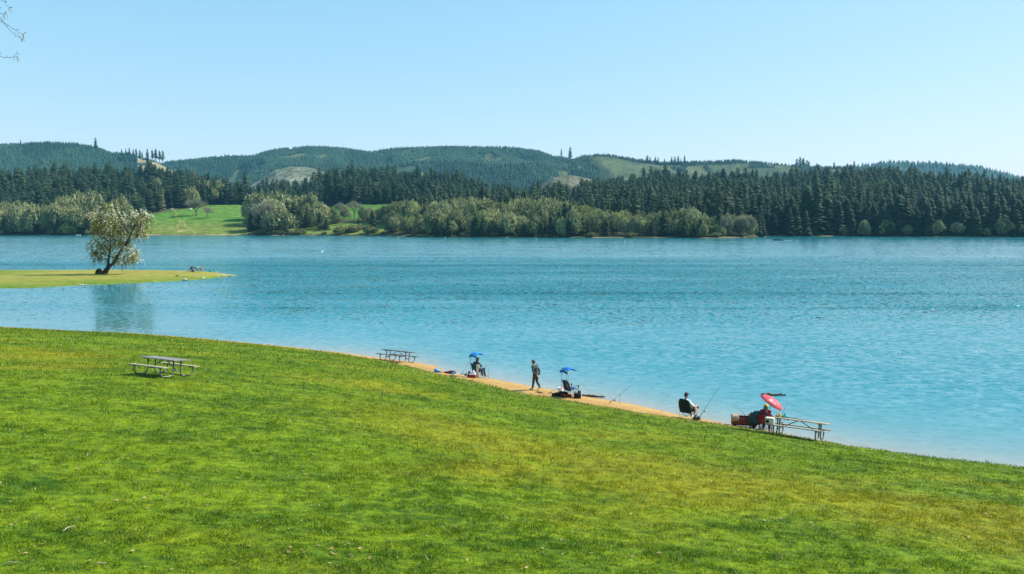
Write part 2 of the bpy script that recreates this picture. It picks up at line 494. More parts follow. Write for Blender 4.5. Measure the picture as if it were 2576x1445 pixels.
# ------------------------------------------------------------------ water
def water_mat():
    m, nt, b = new_mat('lake_water')
    p = geo_pos(nt)
    sh = nt.nodes.new('ShaderNodeAttribute'); sh.attribute_name = 'shallow'
    rf = nt.nodes.new('ShaderNodeAttribute'); rf.attribute_name = 'ruffle'
    sf = nt.nodes.new('ShaderNodeAttribute'); sf.attribute_name = 'shelf'
    c = mixc(nt, sf.outputs['Fac'], (0.012, 0.158, 0.186), (0.070, 0.285, 0.330))
    c = mixc(nt, sh.outputs['Fac'], c, (0.36, 0.29, 0.22))
    nt.links.new(c, b.inputs['Base Color'])
    b.inputs['IOR'].default_value = 1.333
    b.inputs['Roughness'].default_value = 0.06
    r = noise_tex(nt, p, 0.045, 4, 0.6, sc=(0.35, 1.3, 1), rot=0.05)
    amp = math_(nt, 'MULTIPLY', rf.outputs['Fac'], maprange(nt, r, 0.3, 0.65, 0.55, 1.35))
    lane = noise_tex(nt, p, 0.055, 2, 0.5, sc=(0.07, 1.5, 1), off=(3, 1, 0), rot=0.02)
    amp = math_(nt, 'MULTIPLY', amp, maprange(nt, lane, 0.58, 0.68, 1.0, 2.1))
    amp = math_(nt, 'MULTIPLY', amp, maprange(nt, lane, 0.30, 0.42, 0.6, 1.0))
    def slopes(scale, sc, rot, off):
        n = noise_tex(nt, p, scale, 2, 0.5, sc=sc, rot=rot, off=off, out=1)
        sub = nt.nodes.new('ShaderNodeVectorMath'); sub.operation = 'SUBTRACT'; sub.inputs[1].default_value = (0.5, 0.5, 0.5)
        nt.links.new(n, sub.inputs[0]); return sub.outputs[0]
    def vscale(v, s):
        k = nt.nodes.new('ShaderNodeVectorMath'); k.operation = 'SCALE'; nt.links.new(v, k.inputs[0])
        if isinstance(s, bpy.types.NodeSocket): nt.links.new(s, k.inputs['Scale'])
        else: k.inputs['Scale'].default_value = s
        return k.outputs[0]
    def vadd(a_, b_):
        k = nt.nodes.new('ShaderNodeVectorMath'); k.operation = 'ADD'; nt.links.new(a_, k.inputs[0])
        if isinstance(b_, bpy.types.NodeSocket): nt.links.new(b_, k.inputs[1])
        else: k.inputs[1].default_value = b_
        return k.outputs[0]
    # wind waves as tilted facets: three sizes of ripple, each adding its own slope
    s_ = vadd(vscale(slopes(1.5, (0.75, 1.0, 1), 0.15, (0, 0, 0)), 0.62), vscale(slopes(4.2, (0.8, 1.0, 1), -0.2, (9, 3, 0)), 0.42))
    s_ = vadd(s_, vscale(slopes(0.33, (0.5, 1.0, 1), 0.1, (5, 8, 0)), 0.22))
    s_ = vscale(s_, amp)
    mul = nt.nodes.new('ShaderNodeVectorMath'); mul.operation = 'MULTIPLY'; nt.links.new(s_, mul.inputs[0]); mul.inputs[1].default_value = (0.8, 1.0, 0.0)
    dn = noise_tex(nt, p, 1.9, 2, 0.5, sc=(0.85, 1.0, 1), off=(2, 14, 0), rot=0.1)
    dash = math_(nt, 'MULTIPLY', maprange(nt, dn, 0.53, 0.64), amp)
    ny_ = math_(nt, 'ADD', math_(nt, 'ADD', math_(nt, 'MULTIPLY', amp, -0.035), maprange(nt, amp, 0.10, 0.34, 0.0, -0.028)), math_(nt, 'MULTIPLY', dash, -0.34))
    cmb = nt.nodes.new('ShaderNodeCombineXYZ'); nt.links.new(ny_, cmb.inputs[1]); cmb.inputs[2].default_value = 1.0
    nn = nt.nodes.new('ShaderNodeVectorMath'); nn.operation = 'NORMALIZE'; nt.links.new(vadd(mul.outputs[0], cmb.outputs[0]), nn.inputs[0])
    nt.links.new(nn.outputs[0], b.inputs['Normal'])
    return m
uw = np.linspace(-1500, 4100, 420)
yw = np.concatenate([np.geomspace(16, 120, 170), np.geomspace(121, 1000, 120)])
UW, YW = np.meshgrid(uw, yw)
XW = (UW - CX) / FPX * YW
dsh = YW - Ywater(XW)
shallow = np.clip(np.exp(-np.maximum(dsh, 0) / 3.6) * 0.8, 0, 1) * (0.25 + 0.75 * smooth(-28, -8, XW))
vv = CY - FPX * np.tan(np.arctan((0 - CAMZ) / YW) + PITCH)
calm_near = 0.55 + 0.45 * smooth(2, 22, dsh)
ruf = 0.42 + 0.06 * smooth(760, 860, vv) + 1.6 * smooth(640, 668, vv) * (1 - smooth(735, 830, vv)) * (0.55 + 0.45 * smooth(350, 700, UW)) * (1 - 0.45 * smooth(1500, 2300, UW))
ruf *= calm_near
# quiet water in the lee of the spit
lee = (1 - smooth(480, 720, UW)) * smooth(700, 716, vv) * (1 - smooth(790, 870, vv))
ruf *= 1 - 0.72 * lee
water = mesh_np('lake', np.stack([XW, YW, np.zeros_like(XW)], -1).reshape(-1, 3), grid_faces(*XW.shape), water_mat(), smooth_=True,
                attrs={'shelf': (0.62 * np.exp(-np.maximum(dsh, 0) / 30.0) * (0.12 + 0.88 * smooth(-36, -14, XW))).ravel(), 'shallow': shallow.ravel(), 'ruffle': ruf.ravel()})
tag(water, 'blue rippled lake', kind='structure')
# ================================================================== THE FAR SHORE AND THE HILLS
def tab(pts):
    a = np.array(pts, float)
    return lambda u: np.interp(u, a[:, 0], a[:, 1])
SHORE_V = tab([(-1500, 590), (-300, 591), (0, 592.5), (330, 593), (380, 592), (620, 592), (690, 593.5), (760, 592.5), (900, 594), (1000, 595), (1100, 597.5), (1500, 599), (1640, 599),
               (1800, 600), (1895, 598.5), (1903, 597), (1930, 595.5), (2100, 595), (2400, 596.5), (2576, 597), (3300, 597), (4100, 597)])
def shoreY(u): return -CAMZ / np.array(slope_np(SHORE_V(u)))
def slope_np(v):
    y = (CY - np.asarray(v, float)) / FPX
    return (-SP + CP * y) / (CP + SP * y)
# layers: name, ridge distance, skyline (top of what grows on it), height of that growth, depth of the front and back slopes
LAY = dict(
 left=(2300, [(-1500, 400), (-900, 380), (-300, 352), (0, 358), (60, 357), (130, 354), (200, 357), (250, 364), (290, 378), (335, 380), (365, 392), (400, 400), (440, 419), (520, 465), (620, 530)], 10, 1100, 900),
 mid=(2700, [(250, 480), (330, 440), (430, 402), (520, 394), (560, 390), (640, 391), (680, 378), (715, 368), (780, 364), (850, 366), (900, 373), (935, 378), (990, 369), (1080, 365), (1200, 364), (1290, 366), (1340, 373), (1400, 386), (1440, 396), (1520, 420), (1600, 450), (1700, 500)], 11, 1200, 900),
 spur=(2150, [(420, 520), (520, 470), (640, 440), (760, 412), (860, 405), (960, 412), (1040, 402), (1150, 398), (1240, 408), (1330, 402), (1420, 412), (1480, 440), (1560, 500)], 11, 420, 500),
 cut=(1750, [(560, 530), (615, 479), (660, 451), (700, 426), (740, 417), (790, 422), (830, 434), (880, 462), (950, 510)], 0, 620, 380),
 right=(2250, [(1150, 500), (1330, 450), (1420, 408), (1460, 394), (1500, 389), (1540, 391), (1600, 400), (1660, 407), (1700, 408), (1760, 406), (1800, 405), (1850, 403), (1900, 408), (1985, 416), (2050, 420), (2150, 421), (2250, 426), (2400, 452), (2576, 490), (3300, 560)], 4, 800, 700),
 brown=(1450, [(1260, 520), (1340, 476), (1390, 448), (1430, 441), (1480, 451), (1540, 471), (1620, 505)], 0, 420, 350),
 blue=(3500, [(1700, 460), (1900, 432), (2050, 425), (2140, 416), (2180, 408), (2240, 404), (2340, 406), (2400, 412), (2440, 414), (2500, 428), (2550, 443), (2576, 450), (2700, 462), (3000, 470), (4100, 440)], 24, 900, 700),
 wleft=(1040, [(-1500, 460), (-900, 440), (-300, 430), (0, 420), (47, 432), (110, 425), (172, 422), (232, 422), (292, 420), (375, 420), (425, 423), (475, 430), (512, 438), (575, 450), (605, 468), (620, 492), (650, 545)], 24, 330, 400),
 wmid=(1120, [(590, 545), (636, 488), (666, 455), (700, 449), (741, 451), (791, 441), (836, 430), (891, 427), (953, 423), (991, 427), (1053, 429), (1103, 434), (1166, 442), (1206, 446), (1252, 458), (1300, 480), (1360, 505), (1430, 540)], 25, 360, 400),
 wright=(1050, [(1360, 540), (1412, 502), (1444, 479), (1482, 461), (1522, 452), (1569, 450), (1619, 446), (1707, 432), (1744, 439), (1783, 440), (1882, 436), (1971, 438), (2039, 437), (2141, 434), (2230, 426), (2298, 430), (2363, 434), (2431, 444), (2499, 450), (2576, 454), (2800, 452), (3500, 446), (4100, 440)], 25, 460, 500),
)
LAYF = {k: (v[0], tab(v[1]), v[2], v[3], v[4]) for k, v in LAY.items()}
ORDER = list(LAY)

def layer_z(k, u, Y):
    Yr, f, tree, wf, wb = LAYF[k]
    zr = CAMZ + slope_np(f(u)) * Yr - tree
    ridge = Yr * (1 + 0.05 * (fbm(np.asarray(u) / 150.0, np.asarray(u) * 0 + 1.5, 61 + Yr % 7, 2) - 0.5))
    t = np.where(Y < ridge, np.clip(1 - (ridge - Y) / wf, 0, 1), np.clip(1 - (Y - ridge) / wb, 0, 1))
    prof = np.where(Y < ridge, t ** 1.12, t * t * (3 - 2 * t))
    zr = np.maximum(zr, 0)
    # side valleys that run down the front
    return zr * prof

def far_z(u, Y):
    u = np.asarray(u, float); Y = np.asarray(Y, float)
    S = shoreY(u)
    d = Y - S
    base = np.where(d > 0, 0.5 * (1 - np.exp(-d / 2.5)) + 0.055 * d * (d < 400) + 22 * (d >= 400), np.maximum(-0.15 * -d, -2) - 0.1)
    # the open meadow
    fw = smooth(330, 390, u) * (1 - smooth(600, 690, u))
    mead = 0.25 * (1 - np.exp(-np.maximum(d, 0) / 4.0)) + np.clip(d, 0, 190) * 0.155
    base = np.where(d > 0, base * (1 - fw) + mead * fw, base)
    fw2 = smooth(690, 745, u) * (1 - smooth(975, 1050, u))
    base = np.where(d > 0, base * (1 - fw2) + (0.3 * (1 - np.exp(-np.maximum(d, 0) / 3.0)) + np.clip(d, 0, 75) * 0.135) * fw2, base)
    mw = smooth(780, 850, u) * (1 - smooth(990, 1060, u))
    base = np.where(d > 0, base + mw * np.clip(d - 70, 0, 140) * 0.135, base)
    z = base
    own = np.zeros(np.shape(z), int)
    for i, k in enumerate(ORDER):
        lz = layer_z(k, u, Y)
        if k in ('left', 'mid', 'right', 'spur', 'blue'):
            X = (u - CX) / FPX * Y
            rel = (fbm(X / 230.0 + 0.35 * Y / 300.0, Y / 800.0, 71 + i, 4) - 0.5)
            Yr = LAYF[k][0]
            lz = lz * (1 + 2.1 * np.minimum(rel - 0.06, 0.03) * np.clip(np.abs(Yr - Y) / 350.0, 0, 1) * (Y < Yr))
        lz = np.where(d > 15, lz, -99.0)
        own = np.where(lz > z, i + 1, own)
        z = np.maximum(z, lz)
    return z, own

def cover(u, Y, own):
    """0 scrub/meadow ground, 1 conifer wood, 2 far plantation, 3 clear-cut, 4 green field"""
    d = Y - shoreY(u)
    X = (u - CX) / FPX * Y
    c = np.zeros(np.shape(u), int)
    nm = {k: i + 1 for i, k in enumerate(ORDER)}
    for k in ('wleft', 'wmid', 'wright'): c = np.where(own == nm[k], 1, c)
    for k in ('left', 'mid', 'spur', 'blue'): c = np.where(own == nm[k], 2, c)
    for k in ('cut', 'brown', 'right'): c = np.where(own == nm[k], 3, c)
    # bare shoulder on the left hill, small gaps on the middle one
    bare = (own == nm['left']) & (u > 352 + 10 * vnoise(Y / 60.0, Y * 0, 3)) & (u < 470) & (Y > 1800) & (Y < 2320)
    c = np.where(bare, 3, c)
    gaps = ((own == nm['mid']) | (own == nm['spur'])) & (fbm(X / 70.0, Y / 130.0, 91, 3) > 0.67)
    c = np.where(gaps, 3, c)
    # wooded patches inside the right clear-cut
    patch = (own == nm['right']) & ((fbm(X / 90.0, Y / 160.0, 95, 3) > 0.60) | (Y > 2235) | ((u > 1880) & (fbm(X / 60.0, Y / 90.0, 96, 2) > 0.50)) | ((u < 1500) & (Y < 2000)))
    c = np.where(patch, 2, c)
    fld = (u > 366) & (u < 640) & (d > 5) & (d < 205 - 0.0 * u) & (c != 1)
    c = np.where((u > 366) & (u < 626) & (d > 3) & (d < 118 + np.minimum((u - 366) * 0.42, 80) + 14 * (vnoise(u / 22.0, u * 0, 7) - 0.5)), 4, c)
    c = np.where((u > 815) & (u < 1010) & (d > 95) & (d < 215), 4, c)
    c = np.where((u > 680) & (u < 970) & (d > 6) & (d < 70), 4, c)
    return c

uf = np.concatenate([np.linspace(-1500, -40, 110), np.linspace(-30, 2610, 900), np.linspace(2630, 4100, 110)])
yf = np.concatenate([np.linspace(515, 700, 150), np.linspace(703, 1180, 150), np.geomspace(1190, 4600, 190)])
UF, YF = np.meshgrid(uf, yf)
ZF, OW = far_z(UF, YF)
CV = cover(UF, YF, OW)
XF = (UF - CX) / FPX * YF
ZF = ZF + (fbm(XF / 24.0, YF / 24.0, 33, 3) - 0.5) * np.where(CV == 3, 5.0, np.where(CV == 4, 0.8, 2.0)) * (ZF > 1.0)
# vertical exit of the sheet behind the last ridge is never seen; colours of the ground itself
n1 = fbm(XF / 38.0, YF / 60.0, 12, 4)[..., None]; n2 = vnoise(XF / 9.0, YF / 14.0, 13)[..., None]; n3 = fbm(XF / 120.0, YF / 200.0, 14, 3)[..., None]
def lerp(a, b, t): return np.array(a) * (1 - t) + np.array(b) * t
cc = lerp((0.060, 0.062, 0.028), (0.11, 0.105, 0.045), n2)
wood = lerp((0.018, 0.035, 0.020), (0.030, 0.050, 0.026), n2)
plant = lerp((0.022, 0.052, 0.034), (0.038, 0.075, 0.042), n1)
cutc = lerp((0.044, 0.074, 0.037), (0.142, 0.152, 0.074), np.clip(n1 * 1.3 - 0.15 + (n2 - 0.5) * 0.5, 0, 1))
field = lerp((0.068, 0.172, 0.026), (0.135, 0.215, 0.040), np.clip(n3 * 1.6 - 0.4, 0, 1))
CVx = CV[..., None]
cc = np.where(CVx == 1, wood, cc); cc = np.where(CVx == 2, plant, cc); cc = np.where(CVx == 3, cutc, cc)
nm_ = {k: i + 1 for i, k in enumerate(ORDER)}
cc = np.where((CVx == 3) & (OW[..., None] == nm_['cut']), lerp((0.095, 0.110, 0.070), (0.360, 0.350, 0.265), np.clip((n2 - 0.25) * 1.5, 0, 1) * np.clip(n1 * 2 - 0.5, 0, 1)), cc)
cc = np.where((CVx == 3) & (OW[..., None] == nm_['brown']), lerp((0.080, 0.088, 0.050), (0.170, 0.152, 0.105), np.clip(n2 * 0.6 + (n1 - .3) * 1.2, 0, 1)), cc)
cc = np.where((CVx == 3) & (OW[..., None] == nm_['left']), lerp((0.19, 0.18, 0.10), (0.34, 0.29, 0.17), n2 * 0.5 + n1 * 0.5), cc)
# field: lower, older grass near the water is duller
DF = (YF - shoreY(UF))[..., None]
old = lerp((0.115, 0.175, 0.030), (0.185, 0.205, 0.055), n1)
cc = np.where((CVx == 4), cc * 0 + field * smooth(30, 95, DF + 50 * (n3 - 0.5)) + old * (1 - smooth(30, 95, DF + 50 * (n3 - 0.5))), cc)
# trodden paths in the field
def path_mask(pts, w):
    px = np.interp(YF - shoreY(UF), [b for a, b in pts], [a for a, b in pts])
    dd = YF - shoreY(UF)
    return ((np.abs(UF - px - 3 * np.sin(dd / 9.0)) < w) & (dd > pts[0][1]) & (dd < pts[-1][1]) & (CV == 4))[..., None]
for pts, w in (([(492, 6), (484, 22), (474, 45), (458, 75)], 1.7), ([(448, 8), (452, 24), (450, 50), (455, 75), (446, 110), (440, 190)], 1.3), ([(446, 14), (462, 22), (482, 25)], 9.0)):
    cc = np.where(path_mask(pts, w), np.array((0.33, 0.25, 0.085)), cc)
# low bank of red earth and pale beach along the water
bank = (DF > -1.0) & (DF < 1.2 + 2.5 * n2)
earth = np.where((vnoise(UF / 37.0, UF * 0, 44) > 0.62)[..., None], np.array((0.050, 0.040, 0.028)), np.array((0.20, 0.165, 0.09)))
earth = np.where((UF[..., None] > 372) & (UF[..., None] < 640), np.array((0.36, 0.225, 0.115)), earth)
cc = np.where(bank, earth * (0.6 + 0.5 * n2), cc)

def terrain_mat():
    m, nt, b = new_mat('far_ground')
    a = nt.nodes.new('ShaderNodeAttribute'); a.attribute_name = 'Col'
    p = geo_pos(nt)
    n = noise_tex(nt, p, 0.16, 6, 0.75, sc=(1, 0.6, 1.6))
    c = mixc(nt, 1.0, a.outputs['Color'], mixc(nt, maprange(nt, n, 0.3, 0.7), (0.62, 0.64, 0.62), (1.35, 1.32, 1.3)), 'MULTIPLY')
    nt.links.new(c, b.inputs['Base Color']); b.inputs['Roughness'].default_value = 0.95; b.inputs['Specular IOR Level'].default_value = 0.05
    bn = nt.nodes.new('ShaderNodeBump'); bn.inputs['Strength'].default_value = 0.5; bn.inputs['Distance'].default_value = 3.0
    nt.links.new(noise_tex(nt, p, 0.09, 5, 0.7), bn.inputs['Height']); nt.links.new(bn.outputs[0], b.inputs['Normal'])
    return m
hills = mesh_np('hills', np.stack([XF, YF, ZF], -1).reshape(-1, 3), grid_faces(*XF.shape), terrain_mat(), smooth_=True, col=cc.reshape(-1, 3))
tag(hills, 'far shore, meadow and logged hills beyond the lake', kind='structure')

def far_pt(u, Y):
    z, o = far_z(np.array([float(u)]), np.array([float(Y)]))
    return Vector(((u - CX) / FPX * Y, Y, float(z[0])))
# ================================================================== TREES OF THE FAR SHORE
def conifer_geo(n, m, seed, r0=0.17, bare=0.10, power=0.8, gap=0.0):
    r = np.random.default_rng(seed)
    V, F = [], []
    for q in range(n * m):
        if r.random() < gap: continue
        f = min(((q + r.random()) / (n * m)) ** 0.92, 0.985)
        z = bare + (1 - bare) * f
        R = r0 * (1 - f) ** power * (0.80 + 0.20 * min(1, f / 0.12)) + 0.020
        a = q * 2.39996 + r.normal(0, 0.35)
        L = R * r.uniform(0.62, 1.22); w = L * r.uniform(0.40, 0.62); dr = L * r.uniform(0.15, 0.55)
        e = np.array([math.cos(a), math.sin(a), 0]); s = np.array([-math.sin(a), math.cos(a), 0])
        i = len(V)
        V += [np.array([0, 0, z + 0.03]), e * L * 0.62 + s * w + [0, 0, z - dr * 0.75], e * L + [0, 0, z - dr + r.normal(0, 0.008)], e * L * 0.62 - s * w + [0, 0, z - dr * 0.75]]
        F += [(i, i + 1, i + 2), (i, i + 2, i + 3)]
    i = len(V)
    V += [np.array([0.012, 0, 0.9]), np.array([-0.008, 0.010, 0.9]), np.array([-0.008, -0.010, 0.9]), np.array([0, 0, 1.0])]
    F += [(i, i + 1, i + 3), (i + 1, i + 2, i + 3), (i + 2, i, i + 3)]
    return np.array(V), np.array(F, dtype=np.int32)

def trunk_geo(h=0.9, r=0.014, sides=6, bend=0.0):
    V, F = [], []
    for k, (z, rr) in enumerate(((-0.02, r * 1.5), (0.05, r), (h * 0.5, r * 0.65), (h, r * 0.12))):
        for j in range(sides):
            a = 6.283 * j / sides
            V.append((math.cos(a) * rr + bend * z * z, math.sin(a) * rr, z))
    for k in range(3):
        for j in range(sides):
            F.append((k * sides + j, k * sides + (j + 1) % sides, (k + 1) * sides + (j + 1) % sides, (k + 1) * sides + j))
    return np.array(V), np.array(F, dtype=np.int32)

def leaf_mat(name, c0, c1, attr=False, scale=0.35, sub=0.25, rough=0.75):
    m, nt, b = new_mat(name)
    p = geo_pos(nt)
    n = noise_tex(nt, p, scale, 4, 0.7)
    if attr:
        a = nt.nodes.new('ShaderNodeAttribute'); a.attribute_name = 'Col'
        c = mixc(nt, 1.0, a.outputs['Color'], mixc(nt, maprange(nt, n, 0.3, 0.7), (0.65, 0.68, 0.65), (1.35, 1.3, 1.25)), 'MULTIPLY')
    else:
        oi = nt.nodes.new('ShaderNodeObjectInfo')
        f = math_(nt, 'ADD', math_(nt, 'MULTIPLY', oi.outputs['Random'], 0.7), math_(nt, 'MULTIPLY', math_(nt, 'SUBTRACT', n, 0.35), 1.0), True)
        c = mixc(nt, f, c0, c1)
    nt.links.new(c, b.inputs['Base Color']); b.inputs['Roughness'].default_value = rough; b.inputs['Specular IOR Level'].default_value = 0.15
    if sub: trans(nt, b, c, sub)
    return m

M_CON = leaf_mat('fir_needles', (0.015, 0.038, 0.022), (0.065, 0.100, 0.044))
M_CONA = leaf_mat('fir_needles_mass', None, None, attr=True)
M_FAR = leaf_mat('plantation_needles', None, None, attr=True, scale=0.05, sub=0.1)
M_DEC = leaf_mat('mossy_spring_twigs', (0.125, 0.145, 0.055), (0.400, 0.405, 0.185), scale=0.5)
M_DECG = leaf_mat('fresh_spring_leaves', (0.200, 0.235, 0.065), (0.400, 0.410, 0.150), scale=0.5)
M_BARE = leaf_mat('bare_twigs', (0.185, 0.185, 0.110), (0.350, 0.340, 0.220), scale=0.5, sub=0.1)
M_SHRUB = leaf_mat('bank_shrub_leaves', (0.090, 0.110, 0.035), (0.230, 0.230, 0.085), scale=0.8)
M_BARK = simple('tree_bark', (0.085, 0.070, 0.052), 0.9, var=0.4, scale=3)
M_BARKL = simple('pale_bark', (0.20, 0.18, 0.14), 0.9, var=0.3, scale=3)

# ---- broad-leaved trees: limbs grown by forking, twig clumps on the ends
def tube(V, F, p0, p1, r0, r1, sides=4):
    d = (p1 - p0); L = np.linalg.norm(d)
    if L < 1e-6: return
    d = d / L
    a = np.cross(d, [0.3, 0.1, 1.0]); a /= np.linalg.norm(a) + 1e-9; b = np.cross(d, a)
    i = len(V)
    for p, r in ((p0, r0), (p1, r1)):
        for j in range(sides):
            t = 6.283 * j / sides
            V.append(p + (a * math.cos(t) + b * math.sin(t)) * r)
    for j in range(sides):
        F.append((i + j, i + (j + 1) % sides, i + sides + (j + 1) % sides, i + sides + j))

def broad_geo(seed, spread=0.30, fork=0.22, levels=5, leaf=0.026, per=7, bare=False, lean=0.0, squash=1.0, drop=0.0, low=0.15):
    """unit-height tree: returns trunk V,F and crown V,F"""
    r = np.random.default_rng(seed)
    TV, TF, CVv, CF, tips = [], [], [], [], []
    def grow(p, d, L, rad_, lv):
        q = p + d * L
        tube(TV, TF, p, q, rad_, rad_ * 0.68, 5 if lv < 2 else 3)
        if lv >= levels:
            tips.append((q, d)); return
        if lv >= 2: tips.append((p + d * L * r.uniform(0.5, 1), d))
        nb = 3 if (lv < 3 or r.random() < 0.4) else 2
        off = r.uniform(0, 6.28)
        for k in range(nb):
            a = off + 6.283 * k / nb + r.normal(0, 0.35)
            t = r.uniform(0.30, 0.62) * (1.0 if lv else 1.0)
            u1 = np.cross(d, [0.2, 0.4, 0.9]); u1 /= np.linalg.norm(u1); u2 = np.cross(d, u1)
            nd = d * math.cos(t) + (u1 * math.cos(a) + u2 * math.sin(a)) * math.sin(t) + np.array([lean * 0.2, 0, 0.06 - drop * lv])
            nd /= np.linalg.norm(nd)
            grow(q, nd, L * r.uniform(0.68, 0.88), rad_ * 0.62, lv + 1)
    grow(np.zeros(3), np.array([lean, 0.02, 1.0]) / math.hypot(1, lean), fork, 0.026, 0)
    T = np.array([t[0] for t in tips]); 
    top = T[:, 2].max(); sc = 1.0 / top
    wid = np.percentile(np.abs(T[:, :2] - T[:, :2].mean(0)), 96)
    sxy = spread / wid if wid > 0 else 1
    S = np.array([sxy, sxy, sc * 0.985])
    for q, d in tips:
        for k in range(per):
            c = q * S + r.normal(0, leaf * 1.15, 3)
            if c[2] < 0.05: continue
            n1_ = r.normal(0, 1, 3); n1_ /= np.linalg.norm(n1_); n2_ = np.cross(n1_, r.normal(0, 1, 3)); n2_ /= np.linalg.norm(n2_) + 1e-9
            s = leaf * r.uniform(0.6, 1.3); e = s * (0.28 if bare else 0.8)
            i = len(CVv)
            CVv += [c - n1_ * s, c + n2_ * e, c + n1_ * s, c - n2_ * e] if not bare else [c - n1_ * s, c + n2_ * e * 0.5, c + n1_ * s, c - n2_ * e * 0.5]
            CF.append((i, i + 1, i + 2, i + 3))
    TVa = np.array(TV) * S
    CVa = np.array(CVv)
    zf = np.percentile(CVa[:, 2], 4) if not bare else 0.0
    if zf > 0.2:
        zmap = lambda z: np.where(z < zf, z * low / zf, low + (z - zf) * (1 - low) / (1 - zf))
        TVa[:, 2] = zmap(TVa[:, 2]); CVa[:, 2] = zmap(CVa[:, 2])
        k_ = np.clip((CVa[:, 2] - low) / (1 - low), 0, 1)
        f_ = 0.62 + 0.75 * np.sin(np.pi * np.clip(k_ * 0.80 + 0.12, 0, 1)) ** 0.7 * 0.62
        CVa[:, :2] *= f_[:, None]
    CVv = CVa
    TVa[TVa[:, 2] < 0.02, 2] -= 0.03
    if squash != 1.0:
        TVa[:, 2] *= squash
    quads = [f for f in TF]
    fs = {}
    return TVa, [np.array(quads, dtype=np.int32)], np.array(CVv), np.array(CF, dtype=np.int32)

def proto(name, crown, trunk, cm, tm, part='crown'):
    e = empty(name)
    mesh_np('trunk', trunk[0], trunk[1], tm, e)
    mesh_np(part, crown[0], crown[1], cm, e)
    return e
protos = {}
def get_proto(key):
    """first use hands out the original itself, later uses hand out copies"""
    o = protos[key]
    if not o.get('_used'):
        o['_used'] = 1
        return o
    c = copy_tree(o)
    return c
for k in range(5):
    protos['fir%d' % k] = proto('conifer', conifer_geo(17, 9, 100 + k, r0=0.15 + 0.02 * (k % 4), bare=0.05, power=0.42 + 0.10 * (k % 4)), trunk_geo(), M_CON, M_BARK)
for k in range(2):
    protos['lone%d' % k] = proto('lone_conifer', conifer_geo(14, 7, 150 + k, r0=0.17, bare=0.30 if k else 0.12, power=0.55, gap=0.22), trunk_geo(r=0.02), M_CON, M_BARK)
for k in range(5):
    t = broad_geo(200 + k, spread=0.27 + 0.03 * (k % 3), levels=5, leaf=0.029, per=8, low=0.12 + 0.05 * (k % 3))
    protos['dec%d' % k] = proto('broadleaf_tree', (t[2], t[3]), (t[0], t[1]), M_DEC, M_BARK)
for k in range(2):
    t = broad_geo(230 + k, spread=0.26, levels=5, leaf=0.028, per=6)
    protos['grn%d' % k] = proto('broadleaf_tree', (t[2], t[3]), (t[0], t[1]), M_DECG, M_BARK)
for k in range(3):
    t = broad_geo(250 + k, spread=0.36 if k < 2 else 0.24, levels=6, leaf=0.030, per=5, bare=True)
    protos['bare%d' % k] = proto('bare_tree', (t[2], t[3]), (t[0], t[1]), M_BARE, M_BARKL if k == 2 else M_BARK)
for k in range(3):
    t = broad_geo(270 + k, spread=0.75, fork=0.10, levels=4, leaf=0.075, per=7)
    protos['shrub%d' % k] = proto('shrub', (t[2], t[3]), (t[0], t[1]), M_SHRUB, M_BARK)

PLACED = []
def put(key, u, vtop=None, d=10.0, h=None, Y=None, wide=1.0, label=None, cat='tree', group=None, name=None, rz=None):
    if Y is None: Y = float(shoreY(u)) + d
    p = far_pt(u, Y)
    if h is None: h = CAMZ + slope(vtop) * Y - p.z
    h = max(h, 1.2)
    o = get_proto(key)
    if name: o.name = name
    o.location = (p.x, p.y, p.z - 0.25)
    o.rotation_euler = (0, 0, random.uniform(0, 6.28) if rz is None else rz)
    o.scale = (h * wide, h * wide, h)
    tag(o, label, cat, group)
    PLACED.append((p.x, p.y))
    return o

def rkey(base, n): return base + str(random.randrange(n))

# --- grove on the bank behind the blossom tree
GA_TOP = tab([(-200, 505), (0, 512), (60, 512), (110, 510), (150, 503), (190, 489), (225, 489), (268, 481), (300, 496), (335, 516), (350, 530)])
lab = 'mossy grey-green broadleaf tree in the lakeside grove behind the blossoming tree'
for i in range(74):
    u = random.uniform(-150, 346)
    row = random.random()
    if row < 0.5: d, vt = random.uniform(45, 95), GA_TOP(u) + random.uniform(-2, 12)
    else: d, vt = random.uniform(7, 30), max(GA_TOP(u) + 8, random.uniform(515, 540))
    put(rkey('dec', 5), u, vt, d, wide=random.uniform(0.85, 1.2), label=lab, group='broadleaf trees of the grove behind the blossoming tree')
for u, vt, d in ((20, 540, 6), (95, 536, 7), (150, 538, 7), (205, 548, 6), (48, 528, 14), (330, 545, 10), (285, 548, 7), (250, 552, 6), (-30, 540, 8), (-80, 532, 9)):
    put(rkey('fir', 5), u, vt, d, wide=1.35, label='dark conifer at the foot of the grove behind the blossoming tree', cat='conifer', group='conifers of the grove behind the blossoming tree')
for u, vt in ((172, 558), (188, 562), (160, 566)):
    put(rkey('grn', 2), u, vt, 5, wide=1.6, label='bright green young tree under the grove behind the blossoming tree', group='young green trees under the grove')

# --- the meadow
put('bare0', 497, 500, Y=float(shoreY(497)) + 108, wide=1.45, label='large bare round-crowned oak standing in the green meadow', cat='tree', name='bare_oak')
o = put('bare1', 521, 519, Y=float(shoreY(521)) + 92, wide=1.2, label='smaller bare leaning tree beside the large oak in the meadow', cat='tree', name='bare_oak')
o.rotation_euler = (0, rad(16), 0.4)
put('bare2', 391, 517, Y=float(shoreY(391)) + 135, wide=1.2, label='small upright leafless bush on the upper edge of the meadow', cat='bush', name='bare_bush')

